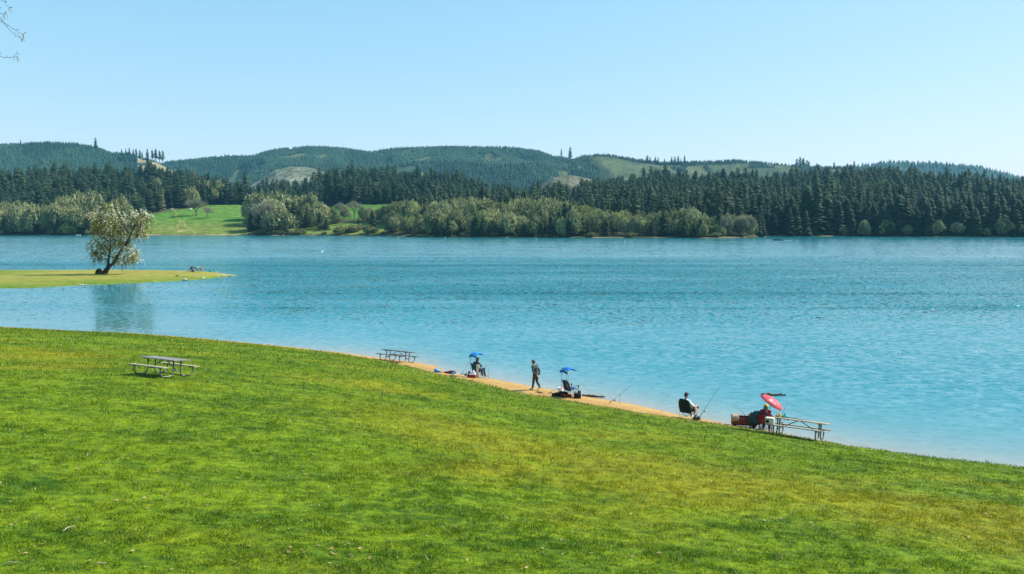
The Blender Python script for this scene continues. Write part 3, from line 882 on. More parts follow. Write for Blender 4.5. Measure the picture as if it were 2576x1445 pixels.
# --- oak clump between the two meadows and the shore wood to the promontory
lab2 = 'grey-green mossy oak in the clump between the two green meadows'
for u, vt, d, w in ((641, 492, 95, 1.2), (666, 484, 80, 1.3), (690, 500, 60, 1.2), (706, 484, 90, 1.2), (735, 495, 85, 1.2), (761, 491, 80, 1.2), (783, 493, 75, 1.25), (806, 512, 60, 1.3), (655, 520, 40, 1.2), (628, 545, 25, 1.1), (745, 520, 45, 1.2), (770, 515, 50, 1.2), (800, 530, 40, 1.2)):
    put(rkey('dec', 5), u, vt, d, wide=w, label=lab2, group='mossy oaks between the meadows')
put('bare0', 676, 503, 22, wide=1.3, label='broad domed oak rising at the meadow edge, largest of its clump', name='bare_oak')
put('dec3', 708, 522, 14, wide=1.75, label='wide low oak with dark trunk standing nearest the water in the clump', name='broadleaf_tree')
lab3 = 'dark conifer among the oaks between the two green meadows'
for u, vt, d in ((643, 512, 35), (655, 530, 20), (632, 535, 22), (741, 507, 45), (757, 522, 40), (806, 533, 35), (822, 545, 30), (700, 512, 55), (725, 505, 70), (645, 500, 60), (775, 505, 65)):
    put(rkey('fir', 5), u, vt, d, wide=1.45, label=lab3, cat='conifer', group='conifers between the meadows')
for u, vt, d, k, lb in ((857, 509, 74, 'bare2', 'tall thin-crowned tree standing alone in the low meadow by the water'), (893, 504, 92, 'bare1', 'slender bare tree on the far edge of the upper strip of meadow')):
    put(k, u, vt, d, wide=0.95, label=lb, name='bare_tree')
put('bare2', 878, 533, 68, wide=0.9, label='short bare tree close behind the lone thin-crowned tree', name='bare_tree')
put('fir2', 903, 548, 60, wide=1.7, label='small dark conifer alone among the meadow bushes', cat='conifer')
lab4 = 'grey-green broadleaf tree in the long wood along the far shore'
SK = tab([(905, 530), (940, 528), (966, 519), (1001, 510), (1036, 507), (1071, 512), (1103, 515), (1138, 507), (1176, 503), (1245, 506), (1307, 507), (1357, 499), (1392, 502), (1444, 517), (1474, 519), (1507, 528), (1544, 531), (1582, 529), (1607, 534), (1642, 537), (1672, 535), (1690, 532), (1732, 523), (1773, 543), (1800, 545), (1834, 543), (1875, 544), (1895, 557)])
u = 915.0
while u < 1893:
    d = random.uniform(62, 88) if u < 1060 else random.uniform(38, 75) if u < 1650 else random.uniform(14, 40)
    light = 1440 < u < 1625 or (1030 < u < 1080)
    put(rkey('grn', 2) if light and random.random() < 0.75 else rkey('dec', 5), u, SK(u) + random.uniform(-1, 4), d, wide=random.uniform(0.85, 1.2), label=('fresh yellow-green broadleaf tree in the bright stretch of the far wood' if light else lab4), group='bright green trees of the far wood' if light else 'grey-green trees of the far wood')
    u += random.uniform(7, 13)
u = 985.0
while u < 1890:
    d = random.uniform(6, 30)
    put(rkey('dec', 5) if random.random() < 0.8 else rkey('grn', 2), u, max(SK(u) + 10, random.uniform(528, 556)) + (12 if u > 1640 else 0), d, wide=random.uniform(0.9, 1.3), label='mossy broadleaf tree in the front rank of the long wood on the far shore', group='front rank of the far wood')
    u += random.uniform(9, 16)
lab5 = 'dark conifer rising among the grey-green trees of the long far wood'
for u, vt, d in ((1108, 500, 70), (1136, 484, 95), (1157, 479, 95), (1180, 476, 95), (1225, 481, 95), (1262, 482, 90), (1278, 492, 80), (1320, 478, 95), (1335, 488, 85), (1370, 500, 60), (1420, 510, 30), (1434, 512, 30), (1408, 530, 12), (1446, 540, 10), (1525, 545, 8), (1465, 545, 12), (1682, 517, 25), (1668, 528, 15), (1700, 538, 12), (1807, 522, 20), (1760, 548, 12), (938, 527, 40), (1090, 530, 15), (1128, 545, 6), (1215, 545, 6), (1340, 545, 6), (1385, 538, 8), (1195, 540, 9), (1290, 552, 7), (1640, 552, 8), (1232, 556, 5), (1318, 558, 5), (1158, 552, 6), (1265, 560, 4), (1360, 556, 5), (1428, 556, 6), (1480, 560, 5), (1100, 558, 5), (1720, 550, 6), (1745, 556, 6)):
    put(rkey('fir', 5), u, vt, d, wide=1.35, label=lab5, cat='conifer', group='conifers in the long far wood')
for u in (1838, 1846, 1855, 1862, 1870, 1878, 1886, 1893, 1830, 1820):
    put('bare2', u, 547 + random.uniform(-4, 6), random.uniform(4, 14), wide=0.8, label='slim bare tree standing at the tip of the promontory', cat='tree', group='slim bare trees on the promontory', name='bare_tree')
for u, vt in ((2226, 550), (2240, 556), (2284, 560), (2172, 553), (2352, 550), (2410, 556), (2516, 543), (2452, 560), (2120, 566), (2205, 570), (2330, 572), (2480, 570), (2560, 560), (2010, 574)):
    put(rkey('dec', 5), u, vt + 4, random.uniform(2, 6), wide=1.25, label='pale broadleaf tree at the water line under the conifer slope behind the motorboat', group='pale trees at the foot of the conifer slope')
for u, vt, d in ((487, 473, 175), (505, 466, 215), (520, 461, 225), (534, 470, 205), (548, 460, 230), (562, 464, 225), (575, 470, 220), (590, 478, 215), (472, 484, 170), (402, 452, 260)):
    put(rkey('dec', 5), u, vt, d, wide=1.25, label='pale mossy tree among the dark conifers above the upper meadow edge', group='pale trees above the meadow')
# shrubs on the banks
for i in range(64):
    u = random.choice([random.uniform(640, 1010), random.uniform(640, 760), random.uniform(0, 340), random.uniform(1000, 1890), random.uniform(1910, 2570)])
    hh = random.uniform(1.8, 4.0) if u < 1010 else random.uniform(1.5, 3.2)
    where = 'by the low meadow' if 640 < u < 1010 else 'under the grove behind the blossoming tree' if u < 350 else 'below the long far wood' if u < 1900 else 'below the conifer slope behind the motorboat'
    put(rkey('shrub', 3), u, d=random.uniform(2.5, 9) if not 780 < u < 960 else random.uniform(4, 34), h=hh, wide=random.uniform(0.9, 1.6), label='low olive shrub on the far bank ' + where, cat='shrub', group='shrubs on the far bank ' + where)
for u, d, hh, w in ((816, 34, 5.0, 1.2), (866, 12, 5.0, 1.7), (884, 16, 5.5, 1.4), (928, 10, 5.6, 1.6), (905, 26, 4.5, 1.4), (678, 12, 7.0, 1.0)):
    put(rkey('shrub', 3), u, d=d, h=hh, wide=w, label='large rounded bush in the low meadow, taller than the bank shrubs', cat='bush', group='rounded bushes in the low meadow', name='round_bush')

for u, vt, d in ((836, 522, 82), (868, 520, 100), (915, 519, 84), (932, 523, 80), (848, 535, 70), (955, 526, 78), (990, 532, 60), (972, 540, 48)):
    put(rkey('dec', 5), u, vt, d, wide=1.05, label='loose grey-green tree standing between the two strips of meadow', group='trees between the strips of meadow')
# --- lone conifers on the skylines
for u, vt, vb, Y, key, w, lb in (
    (252, 346, 366, 2290, 'lone0', 1.3, 'tall lone fir on the shoulder of the hill above the blossoming tree'),
    (66, 353, 359, 2300, 'lone0', 1.6, 'tiny lone fir on the round hilltop near the picture edge'),
    (1411, 374, 391, 2600, 'lone1', 0.9, 'thin sparse fir on the saddle beside a taller dark fir'),
    (1433, 370, 393, 2600, 'lone0', 1.5, 'dense dark fir standing up from the saddle of the ridge'),
    (2141, 405, 424, 2250, 'lone0', 1.5, 'single fir between the fir clump and the blue ridge'),
    (2091, 408, 424, 2250, 'lone1', 1.2, 'single thin fir next to the fir clump on the ridge')):
    o = put(key, u, vt, Y=Y, wide=w, label=lb, cat='conifer', name='lone_conifer')
    zt = CAMZ + slope(vt) * Y; zb = CAMZ + slope(vb) * Y - 8
    o.location.z = zb; s = zt - zb; o.scale = (s * w, s * w, s)
def clump(lst, lb, gr, Y):
    for u, vt, vb, w in lst:
        o = put(random.choice(['lone0', 'lone1']), u, vt, Y=Y, wide=w, label=lb, cat='conifer', group=gr, name='lone_conifer')
        zt = CAMZ + slope(vt) * Y; zb = CAMZ + slope(vb) * Y - 6
        o.location.z = zb; s = zt - zb; o.scale = (s * w, s * w, s)
clump([(316, 375, 385, 1.2), (327, 374, 386, 1.2), (335, 372, 388, 1.2), (345, 375, 390, 1.2), (352, 374, 390, 1.3), (361, 377, 394, 1.4), (367, 382, 396, 1.0), (380, 374, 400, 1.2), (392, 377, 402, 1.1), (401, 375, 403, 1.4), (410, 379, 405, 1.2), (418, 379, 407, 1.2)],
      'thin fir in the row on the bare hill shoulder above the meadow', 'firs in a row on the bare shoulder', 2280)
clump([(1625, 391, 408, 1.8), (1632, 395, 409, 1.5), (1645, 394, 409, 1.5), (1652, 396, 410, 1.4), (1668, 399, 410, 1.2), (1686, 394, 409, 1.4), (1694, 393, 409, 1.4), (1702, 392, 409, 1.5), (1718, 391, 410, 1.0), (1709, 398, 409, 1.0)],
      'fir in the two small clusters on the logged ridge', 'firs clustered on the logged ridge', 2245)
clump([(1998, 399, 428, 1.5), (2006, 395, 430, 1.4), (2014, 398, 431, 1.4), (2023, 403, 432, 1.5), (2028, 406, 432, 1.3), (2048, 411, 430, 1.5), (2056, 414, 431, 1.4), (2068, 417, 432, 1.3)],
      'fir in the dense dark clump rising above the conifer slope', 'firs in the dark ridge clump', 2240)

# --- woods: every conifer of the slopes
def scatter(sp, ulo, uhi, ylo, yhi):
    X0, X1 = (ulo - CX) / FPX * yhi, (uhi - CX) / FPX * yhi
    xs_ = np.arange(X0, X1, sp); ys_ = np.arange(ylo, yhi, sp)
    XX_, YY_ = np.meshgrid(xs_, ys_)
    XX_ = XX_ + RNG.uniform(-0.48, 0.48, XX_.shape) * sp; YY_ = YY_ + RNG.uniform(-0.48, 0.48, YY_.shape) * sp
    X_, Y_ = XX_.ravel(), YY_.ravel()
    U_ = X_ / Y_ * FPX + CX
    k = (U_ > ulo) & (U_ < uhi)
    return X_[k], Y_[k], U_[k]

def wood_class(U_, Y_, own):
    c = cover(U_, Y_, own)
    d = Y_ - shoreY(U_)
    c = np.where((c == 0) & (U_ > 1902) & (d > 2.5), 1, c)
    c = np.where((c == 0) & (U_ > 1060) & (U_ <= 1905) & (d > 60), 1, c)
    c = np.where((c == 0) & (U_ < 366) & (d > 88), 1, c)
    c = np.where((c == 0) & (U_ > 640) & (U_ <= 1060) & (d > 205), 1, c)
    c = np.where((c == 0) & (U_ > 350) & (U_ <= 640) & (d > 124 + np.minimum((U_ - 366) * 0.42, 80)), 1, c)
    return c

def merged(name, variants, X_, Y_, Z_, H_, Wd, colr, mat):
    Vs, Fs, Cs, n0 = [], [], [], 0
    which = RNG.integers(0, len(variants), len(X_))
    for i, (bv, bf) in enumerate(variants):
        k = which == i; n = int(k.sum())
        if not n: continue
        a = RNG.uniform(0, 6.28, n); ca, sa = np.cos(a)[:, None], np.sin(a)[:, None]
        x = (bv[None, :, 0] * ca - bv[None, :, 1] * sa) * Wd[k][:, None] + X_[k][:, None]
        y = (bv[None, :, 0] * sa + bv[None, :, 1] * ca) * Wd[k][:, None] + Y_[k][:, None]
        z = bv[None, :, 2] * H_[k][:, None] + Z_[k][:, None]
        Vs.append(np.stack([x, y, z], -1).reshape(-1, 3))
        Fs.append((bf[None] + (np.arange(n) * len(bv))[:, None, None] + n0).reshape(-1, bf.shape[1]))
        Cs.append(np.repeat(colr[k], len(bv), 0)); n0 += n * len(bv)
    return mesh_np(name, np.concatenate(Vs), np.concatenate(Fs), mat, col=np.concatenate(Cs))

X_, Y_, U_ = scatter(7.8, -260, 2840, 545, 1130)
Z_, O_ = far_z(U_, Y_)
k = (wood_class(U_, Y_, O_) == 1)
nmr = {k_: i + 1 for i, k_ in enumerate(ORDER)}
for nme in ('wleft', 'wmid', 'wright'):
    k &= ~((O_ == nmr[nme]) & (Y_ > LAYF[nme][0] + 30))
X_, Y_, U_, Z_ = X_[k], Y_[k], U_[k], Z_[k]
H_ = RNG.normal(23, 4.6, len(X_)).clip(11, 36) * (0.62 + 0.75 * fbm(X_ / 38, Y_ / 38, 5, 2))
# the front rows become single trees
dd = Y_ - shoreY(U_)
score = dd + np.where(U_ > 1900, 0, 60) + RNG.uniform(0, 8, len(X_)) + np.where((U_ < -20) | (U_ > 2600), 500, 0)
front = np.argsort(score)[:205]
isf = np.zeros(len(X_), bool); isf[front] = True
for i in front:
    o = get_proto(rkey('fir', 5))
    o.location = (X_[i], Y_[i], Z_[i] - 0.3); o.rotation_euler = (0, 0, random.uniform(0, 6.28))
    w = H_[i] * random.uniform(1.15, 1.6); o.scale = (w, w, H_[i])
    tag(o, 'dark conifer in the front ranks of the wooded slope behind the motorboat' if U_[i] > 1895 else 'dark conifer at the lower edge of the wooded hill behind the meadows', 'conifer',
        'front conifers of the slope behind the motorboat' if U_[i] > 1895 else 'front conifers of the hill behind the meadows')
r_ = ~isf
X_, Y_, Z_, U_, H_ = X_[r_], Y_[r_], Z_[r_], U_[r_], H_[r_]
n = len(X_)
t = (RNG.random(n) * 0.6 + 0.4 * fbm(X_ / 45, Y_ / 45, 8, 2))[:, None]
colr = lerp((0.014, 0.036, 0.022), (0.075, 0.112, 0.048), t)
pale = RNG.random(n) < np.where(O_[k][r_] == nmr['wleft'], 0.09, 0.015)
colr[pale] = lerp((0.16, 0.165, 0.075), (0.25, 0.24, 0.12), RNG.random((int(pale.sum()), 1)))
Hh = np.where(pale, H_ * 0.8, H_)
o = merged('conifer_wood', [conifer_geo(11, 7, 300 + j, r0=0.145 + 0.022 * (j % 4), bare=0.05, power=0.42 + 0.10 * (j % 4)) for j in range(5)], X_, Y_, Z_ - 0.3, Hh, Hh * RNG.uniform(1.15, 1.7, n), colr, M_CONA)
tag(o, 'dense dark conifer wood covering the nearer hills beyond the lake', 'forest', kind='stuff')

def tiny_cone(seed):
    r = np.random.default_rng(seed); V = []; F = []
    for (z0, z1, R) in ((0.0, 0.55, 0.24), (0.32, 1.0, 0.17)):
        i = len(V)
        V.append((r.normal(0, 0.02), r.normal(0, 0.02), z1))
        for j in range(5):
            a = 6.283 * j / 5 + r.uniform(-0.3, 0.3); q = R * r.uniform(0.75, 1.25)
            V.append((math.cos(a) * q, math.sin(a) * q, z0 + r.uniform(-0.04, 0.08)))
        for j in range(5): F.append((i, i + 1 + j, i + 1 + (j + 1) % 5))
    return np.array(V), np.array(F, dtype=np.int32)
VX, VY, VZ, VH, VC = [], [], [], [], []
for sp, ylo, yhi, sel in ((5.8, 1150, 2760, (2,)), (9.5, 2700, 3520, (2,)), (9.5, 1250, 2300, (3,))):
    X_, Y_, U_ = scatter(sp, -160, 2740, ylo, yhi)
    Z_, O_ = far_z(U_, Y_)
    C_ = cover(U_, Y_, O_)
    k = np.isin(C_, sel) & (Z_ > 8)
    for nme in ('left', 'mid', 'spur', 'right', 'blue'):
        k &= ~((O_ == nmr[nme]) & (Y_ > LAYF[nme][0] * 1.03 + 25))
    if sel == (3,): k &= (O_ == nmr['right']) | (((O_ == nmr['brown']) | (O_ == nmr['cut'])) & (RNG.random(len(X_)) < 0.35))
    if ylo == 2700: k &= (O_ == nmr['blue'])
    else: k &= (O_ != nmr['blue'])
    X_, Y_, U_, Z_, O_ = X_[k], Y_[k], U_[k], Z_[k], O_[k]; n = len(X_)
    base = np.select([O_ == nmr['blue'], O_ == nmr['right'], O_ == nmr['brown']], [22, 7.5, 5], 8.5)
    if sel == (3,): base = base * 0 + 3.0
    H_ = base * RNG.uniform(0.55, 1.45, n)
    tone = np.clip(0.60 * (fbm(X_ / 150, Y_ / 240, 31, 4) - 0.5) * 2.4 + 0.32 + 0.42 * RNG.random(n), 0, 1)[:, None]
    c_ = lerp((0.009, 0.040, 0.032), (0.046, 0.102, 0.060), tone)
    if sel == (3,): c_ = lerp((0.035, 0.065, 0.030), (0.20, 0.21, 0.10), RNG.random((n, 1)) ** 1.5)
    VX.append(X_); VY.append(Y_); VZ.append(Z_); VH.append(H_); VC.append(c_)
VX, VY, VZ, VH, VC = map(np.concatenate, (VX, VY, VZ, VH, VC))
o = merged('plantation_forest', [tiny_cone(400 + j) for j in range(6)], VX, VY, VZ - 0.3, VH, VH * RNG.uniform(0.95, 1.35, len(VX)), VC, M_FAR)
tag(o, 'even blue-green plantation forest on the distant hills', 'forest', kind='stuff')
print('TREES', len(PLACED), 'far', len(VX))
# ================================================================== SHAPING HELPERS FOR OBJECTS
class MB:
    """collects shapes for ONE mesh object"""
    def __init__(s): s.V = []; s.F = []; s.mi = []; s.cur = 0
    def _f(s, fs): s.F += fs; s.mi += [s.cur] * len(fs)
    def box(s, c, d, R=None, bev=0.0):
        c = Vector(c); hx, hy, hz = d[0] / 2, d[1] / 2, d[2] / 2
        if bev <= 0:
            pts = [Vector((x * hx, y * hy, z * hz)) for z in (-1, 1) for x, y in ((-1, -1), (1, -1), (1, 1), (-1, 1))]
            n = len(s.V)
            s.V += [c + (R @ p if R else p) for p in pts]
            s._f([tuple(n + i for i in f) for f in ((0, 3, 2, 1), (4, 5, 6, 7), (0, 1, 5, 4), (1, 2, 6, 5), (2, 3, 7, 6), (3, 0, 4, 7))])
            return
        bm = bmesh.new(); bmesh.ops.create_cube(bm, size=1)
        for v in bm.verts: v.co = Vector((v.co.x * d[0], v.co.y * d[1], v.co.z * d[2]))
        bmesh.ops.bevel(bm, geom=bm.edges[:], offset=bev, segments=2, affect='EDGES', profile=0.5)
        n = len(s.V); bm.verts.index_update()
        s.V += [c + (R @ v.co if R else v.co) for v in bm.verts]
        s._f([tuple(n + v.index for v in f.verts) for f in bm.faces]); bm.free()
    def tube(s, pts, r, sides=8, caps=True):
        pts = [Vector(p) for p in pts]
        rr = r if isinstance(r, (list, tuple)) else [r] * len(pts)
        n0 = len(s.V); prev = None
        for i, p in enumerate(pts):
            t = (pts[min(i + 1, len(pts) - 1)] - pts[max(i - 1, 0)])
            t = t.normalized() if t.length > 1e-9 else Vector((0, 0, 1))
            if prev is None:
                a = t.orthogonal().normalized()
            else:
                a = (prev - t * prev.dot(t))
                a = a.normalized() if a.length > 1e-6 else t.orthogonal().normalized()
            prev = a; b = t.cross(a)
            for j in range(sides):
                th = 2 * PI * j / sides
                s.V.append(p + (a * math.cos(th) + b * math.sin(th)) * rr[i])
        fs = []
        for i in range(len(pts) - 1):
            for j in range(sides):
                fs.append((n0 + i * sides + j, n0 + i * sides + (j + 1) % sides, n0 + (i + 1) * sides + (j + 1) % sides, n0 + (i + 1) * sides + j))
        if caps:
            fs.append(tuple(n0 + j for j in reversed(range(sides))))
            fs.append(tuple(n0 + (len(pts) - 1) * sides + j for j in range(sides)))
        s._f(fs)
    def lathe(s, prof, c=(0, 0, 0), sides=20, R=None):
        c = Vector(c); n0 = len(s.V)
        for r, z in prof:
            for j in range(sides):
                th = 2 * PI * j / sides; p = Vector((r * math.cos(th), r * math.sin(th), z))
                s.V.append(c + (R @ p if R else p))
        fs = []
        for i in range(len(prof) - 1):
            for j in range(sides):
                fs.append((n0 + i * sides + j, n0 + i * sides + (j + 1) % sides, n0 + (i + 1) * sides + (j + 1) % sides, n0 + (i + 1) * sides + j))
        s._f(fs)
    def sheet(s, P, thick=0.004):
        """grid of points -> thin closed cloth"""
        nr, nc = len(P), len(P[0]); n0 = len(s.V)
        Pv = [[Vector(p) for p in row] for row in P]
        def nrm(i, j):
            a = Pv[min(i + 1, nr - 1)][j] - Pv[max(i - 1, 0)][j]; b = Pv[i][min(j + 1, nc - 1)] - Pv[i][max(j - 1, 0)]
            n = b.cross(a); return n.normalized() if n.length > 1e-9 else Vector((0, 0, 1))
        for sg in (0.5, -0.5):
            for i in range(nr):
                for j in range(nc): s.V.append(Pv[i][j] + nrm(i, j) * thick * sg)
        A = lambda i, j: n0 + i * nc + j
        B = lambda i, j: n0 + nr * nc + i * nc + j
        fs = []
        for i in range(nr - 1):
            for j in range(nc - 1):
                fs.append((A(i, j), A(i, j + 1), A(i + 1, j + 1), A(i + 1, j))); fs.append((B(i, j), B(i + 1, j), B(i + 1, j + 1), B(i, j + 1)))
        for i in range(nr - 1):
            fs.append((A(i, 0), A(i + 1, 0), B(i + 1, 0), B(i, 0))); fs.append((A(i, nc - 1), B(i, nc - 1), B(i + 1, nc - 1), A(i + 1, nc - 1)))
        for j in range(nc - 1):
            fs.append((A(0, j), B(0, j), B(0, j + 1), A(0, j + 1))); fs.append((A(nr - 1, j), A(nr - 1, j + 1), B(nr - 1, j + 1), B(nr - 1, j)))
        s._f(fs)
    def build(s, name, mat, parent=None, smooth_=False):
        me = bpy.data.meshes.new(name)
        me.from_pydata([tuple(v) for v in s.V], [], s.F); me.update()
        o = link(name, me, mat, parent)
        me.polygons.foreach_set('material_index', s.mi)
        bm = bmesh.new(); bm.from_mesh(me); bmesh.ops.recalc_face_normals(bm, faces=bm.faces); bm.to_mesh(me); bm.free()
        if smooth_:
            me.polygons.foreach_set('use_smooth', [True] * len(me.polygons))
        return o

def capsule(p0, p1, r0, r1, n=12, m=5):
    p0, p1 = Vector(p0), Vector(p1); d = p1 - p0; L = d.length
    t = d / L if L > 1e-6 else Vector((0, 0, 1))
    a = t.orthogonal().normalized(); b = t.cross(a)
    rings = []
    for k in range(m + 1):
        f = PI / 2 * k / m
        rings.append((p0 - t * r0 * math.cos(f), r0 * max(math.sin(f), 0.02)))
    for k in range(m + 1):
        f = PI / 2 * k / m
        rings.append((p1 + t * r1 * math.sin(f), r1 * max(math.cos(f), 0.02)))
    V, F = [], []
    for c, r in rings:
        for j in range(n):
            th = 2 * PI * j / n; V.append(c + (a * math.cos(th) + b * math.sin(th)) * r)
    for i in range(len(rings) - 1):
        for j in range(n):
            F.append((i * n + j, i * n + (j + 1) % n, (i + 1) * n + (j + 1) % n, (i + 1) * n + j))
    F.append(tuple(reversed(range(n)))); F.append(tuple((len(rings) - 1) * n + j for j in range(n)))
    return V, F

def fused(name, caps, mat, parent=None, voxel=0.012, smoothing=3, squash=None, wrinkle=0.0):
    """one continuous skin over tapered segments [(p0, p1, r0, r1), ...]"""
    V, F = [], []
    for c in caps:
        v, f = capsule(*c); n = len(V); V += v; F += [tuple(n + i for i in q) for q in f]
    me = bpy.data.meshes.new(name); me.from_pydata([tuple(v) for v in V], [], F); me.update()
    o = bpy.data.objects.new(name + '_tmp', me); COL.objects.link(o)
    rm = o.modifiers.new('r', 'REMESH'); rm.mode = 'VOXEL'; rm.voxel_size = voxel
    sm = o.modifiers.new('s', 'SMOOTH'); sm.iterations = smoothing; sm.factor = 0.5
    dg = bpy.context.evaluated_depsgraph_get()
    out = bpy.data.meshes.new_from_object(o.evaluated_get(dg)); out.name = name
    COL.objects.unlink(o); bpy.data.objects.remove(o); bpy.data.meshes.remove(me)
    if wrinkle:
        n = len(out.vertices); co = np.zeros(n * 3, dtype=np.float32); out.vertices.foreach_get('co', co); co = co.reshape(-1, 3)
        nn = np.zeros(n * 3, dtype=np.float32); out.vertices.foreach_get('normal', nn); nn = nn.reshape(-1, 3)
        w = (fbm(co[:, 0] * 14 + co[:, 1] * 9, co[:, 2] * 11 - co[:, 1] * 6, 3, 3) - 0.5)[:, None] * wrinkle * 2
        out.vertices.foreach_set('co', (co + nn * w).ravel()); out.update()
    out.materials.clear()
    ob = link(name, out, mat, parent)
    out.polygons.foreach_set('use_smooth', [True] * len(out.polygons))
    return ob

def lerpv(a, b, t): return Vector(a) * (1 - t) + Vector(b) * t
def bez(p0, p1, p2, n=8):
    return [lerpv(lerpv(p0, p1, i / n), lerpv(p1, p2, i / n), i / n) for i in range(n + 1)]

# ================================================================== THE SPIT
# blossom tree: built in metres around its foot, x to the right, y away, z up
def blossom_tree():
    foot = spit_ground(266, 690.0)
    root = empty('blossom_tree', foot, label='white-blossomed tree with two dark leaning stems alone on the grassy spit', cat='tree')
    k = 50.6 * 13.3 / (FPX / foot.y * 1.0)
    k = 3.83 * FPX / foot.y
    def P(zx, zy, y=0.0): return Vector(((zx - 1020) / k, y, (766 - zy) / k))
    r = random.Random(5)
    t = MB()
    def limb(pts, r0, r1):
        n = len(pts); path = []
        for i in range(n - 1):
            path += [lerpv(pts[i], pts[i + 1], j / 4) + Vector((r.gauss(0, 0.03), r.gauss(0, 0.03), 0)) * (1 if j else 0) for j in range(4)]
        path.append(pts[-1])
        t.tube(path, [r0 + (r1 - r0) * i / (len(path) - 1) for i in range(len(path))], 7)
    base = [P(1008, 772), P(1022, 745), P(1045, 715), P(1056, 690)]
    limb(base, 0.55, 0.36)
    limb([P(1052, 700), P(1052, 640, .1), P(1068, 560, .2), P(1078, 450, .1), P(1092, 330, -.1), P(1105, 210), P(1120, 90)], 0.28, 0.04)
    limb([P(1050, 705), P(1085, 675), P(1118, 645, -.2), P(1175, 560, -.3), P(1235, 480, -.2), P(1275, 400, -.1), P(1310, 320), P(1348, 235), P(1385, 195), P(1425, 185)], 0.30, 0.06)
    for pts in (
        [P(1068, 560, .2), P(1020, 500, .6), P(960, 450, .9), P(915, 455, 1.0)], [P(1076, 470), P(1030, 400, -.6), P(985, 330, -.9), P(930, 240, -1)], [P(1090, 340), P(1060, 270, .7), P(1010, 200, .9), P(930, 160, 1)],
        [P(1092, 330), P(1150, 270, -.7), P(1210, 220, -1)], [P(1084, 400), P(1150, 350, .7), P(1210, 330, 1.2)], [P(1180, 555, -.3), P(1230, 540, .5), P(1300, 540, .8), P(1345, 570, .9)],
        [P(1240, 475, -.2), P(1300, 430, -.6), P(1370, 390, -.8), P(1420, 380, -.8)], [P(1310, 320), P(1350, 285, .4), P(1400, 300, .6), P(1430, 350, .6)], [P(1275, 400), P(1240, 320, -.5), P(1215, 250, -.8)],
        [P(1062, 600), P(1010, 560, -.8), P(950, 560, -1.2), P(905, 600, -1.3)], [P(1130, 630, -.2), P(1190, 610, -.8), P(1250, 640, -1)], [P(1105, 210), P(1160, 170, .5), P(1190, 130, .6)], [P(1078, 450), P(1130, 430, -.8), P(1190, 440, -1.1)],
        [P(1120, 640), P(1090, 600, .8), P(1030, 600, 1.4), P(985, 630, 1.5)]):
        limb(pts, 0.11, 0.02)
    bark = simple('blossom_tree_bark', (0.035, 0.026, 0.020), 0.9, var=0.5, scale=2.5, bump=0.6, bscale=6)
    t.build('trunk', bark, root, True)
    blobs = [(1122, 135, 62, 70, .45), (1000, 215, 105, 75, .5), (1150, 240, 110, 95, .75), (1015, 320, 115, 75, .40), (1180, 345, 85, 80, .5), (1065, 430, 130, 75, .28), (955, 500, 75, 80, .15), (1045, 560, 110, 75, .15),
             (1175, 490, 95, 60, .25), (1265, 545, 85, 70, .8), (1200, 630, 100, 45, .6), (1315, 600, 42, 62, .85), (1385, 185, 95, 55, .9), (1445, 220, 40, 42, .9), (1335, 235, 45, 60, .6), (1405, 320, 42, 75, .55),
             (1335, 375, 55, 50, .6), (1390, 385, 45, 28, .9), (930, 180, 45, 40, .5), (930, 590, 45, 60, .08), (1230, 430, 60, 50, .15)]
    gv, gf, wv, wf = [], [], [], []
    def quad(V, F, c, s):
        a = Vector((r.gauss(0, 1), r.gauss(0, 1), r.gauss(0, 1))).normalized(); b = a.orthogonal().normalized() * s * 0.6
        i = len(V); V += [c - a * s, c + b, c + a * s, c - b]; F.append((i, i + 1, i + 2, i + 3))
    for bx, by, rx, ry, wt in blobs:
        n = int(rx * ry / 74)
        dep = min(rx, ry) / k * 1.5
        for q in range(n):
            while True:
                ax, az, ay = r.uniform(-1, 1), r.uniform(-1, 1), r.uniform(-1, 1)
                if ax * ax + az * az + ay * ay < 1: break
            st = P(bx + ax * rx, by - az * ry, ay * dep)
            L = r.uniform(0.5, 1.4); out = Vector((ax * 0.5 + r.gauss(0, .25), ay * 0.5 + r.gauss(0, .25), 0.1))
            w = r.random() < 0.95 * wt * (0.75 + 0.5 * az + 0.25 * ax)
            for j in range(15):
                f = j / 14; c = st + out * L * f + Vector((0, 0, -L * f * f * 1.0)) + Vector((r.gauss(0, .07), r.gauss(0, .07), r.gauss(0, .07)))
                if w and r.random() < 0.72: quad(wv, wf, c, r.uniform(0.06, 0.13))
                else: quad(gv, gf, c, r.uniform(0.07, 0.16) * (0.8 if wt < 0.3 else 1))
    A = lambda V: np.array([tuple(v) for v in V])
    mesh_np('crown', A(gv), np.array(gf, dtype=np.int32), leaf_mat('young_olive_leaves', (0.085, 0.092, 0.012), (0.340, 0.335, 0.060), scale=1.2), root)
    mesh_np('blossom', A(wv), np.array(wf, dtype=np.int32), leaf_mat('white_blossom', (0.74, 0.70, 0.46), (0.92, 0.90, 0.74), scale=1.5, sub=0.25), root)
    return foot
FOOT = blossom_tree()
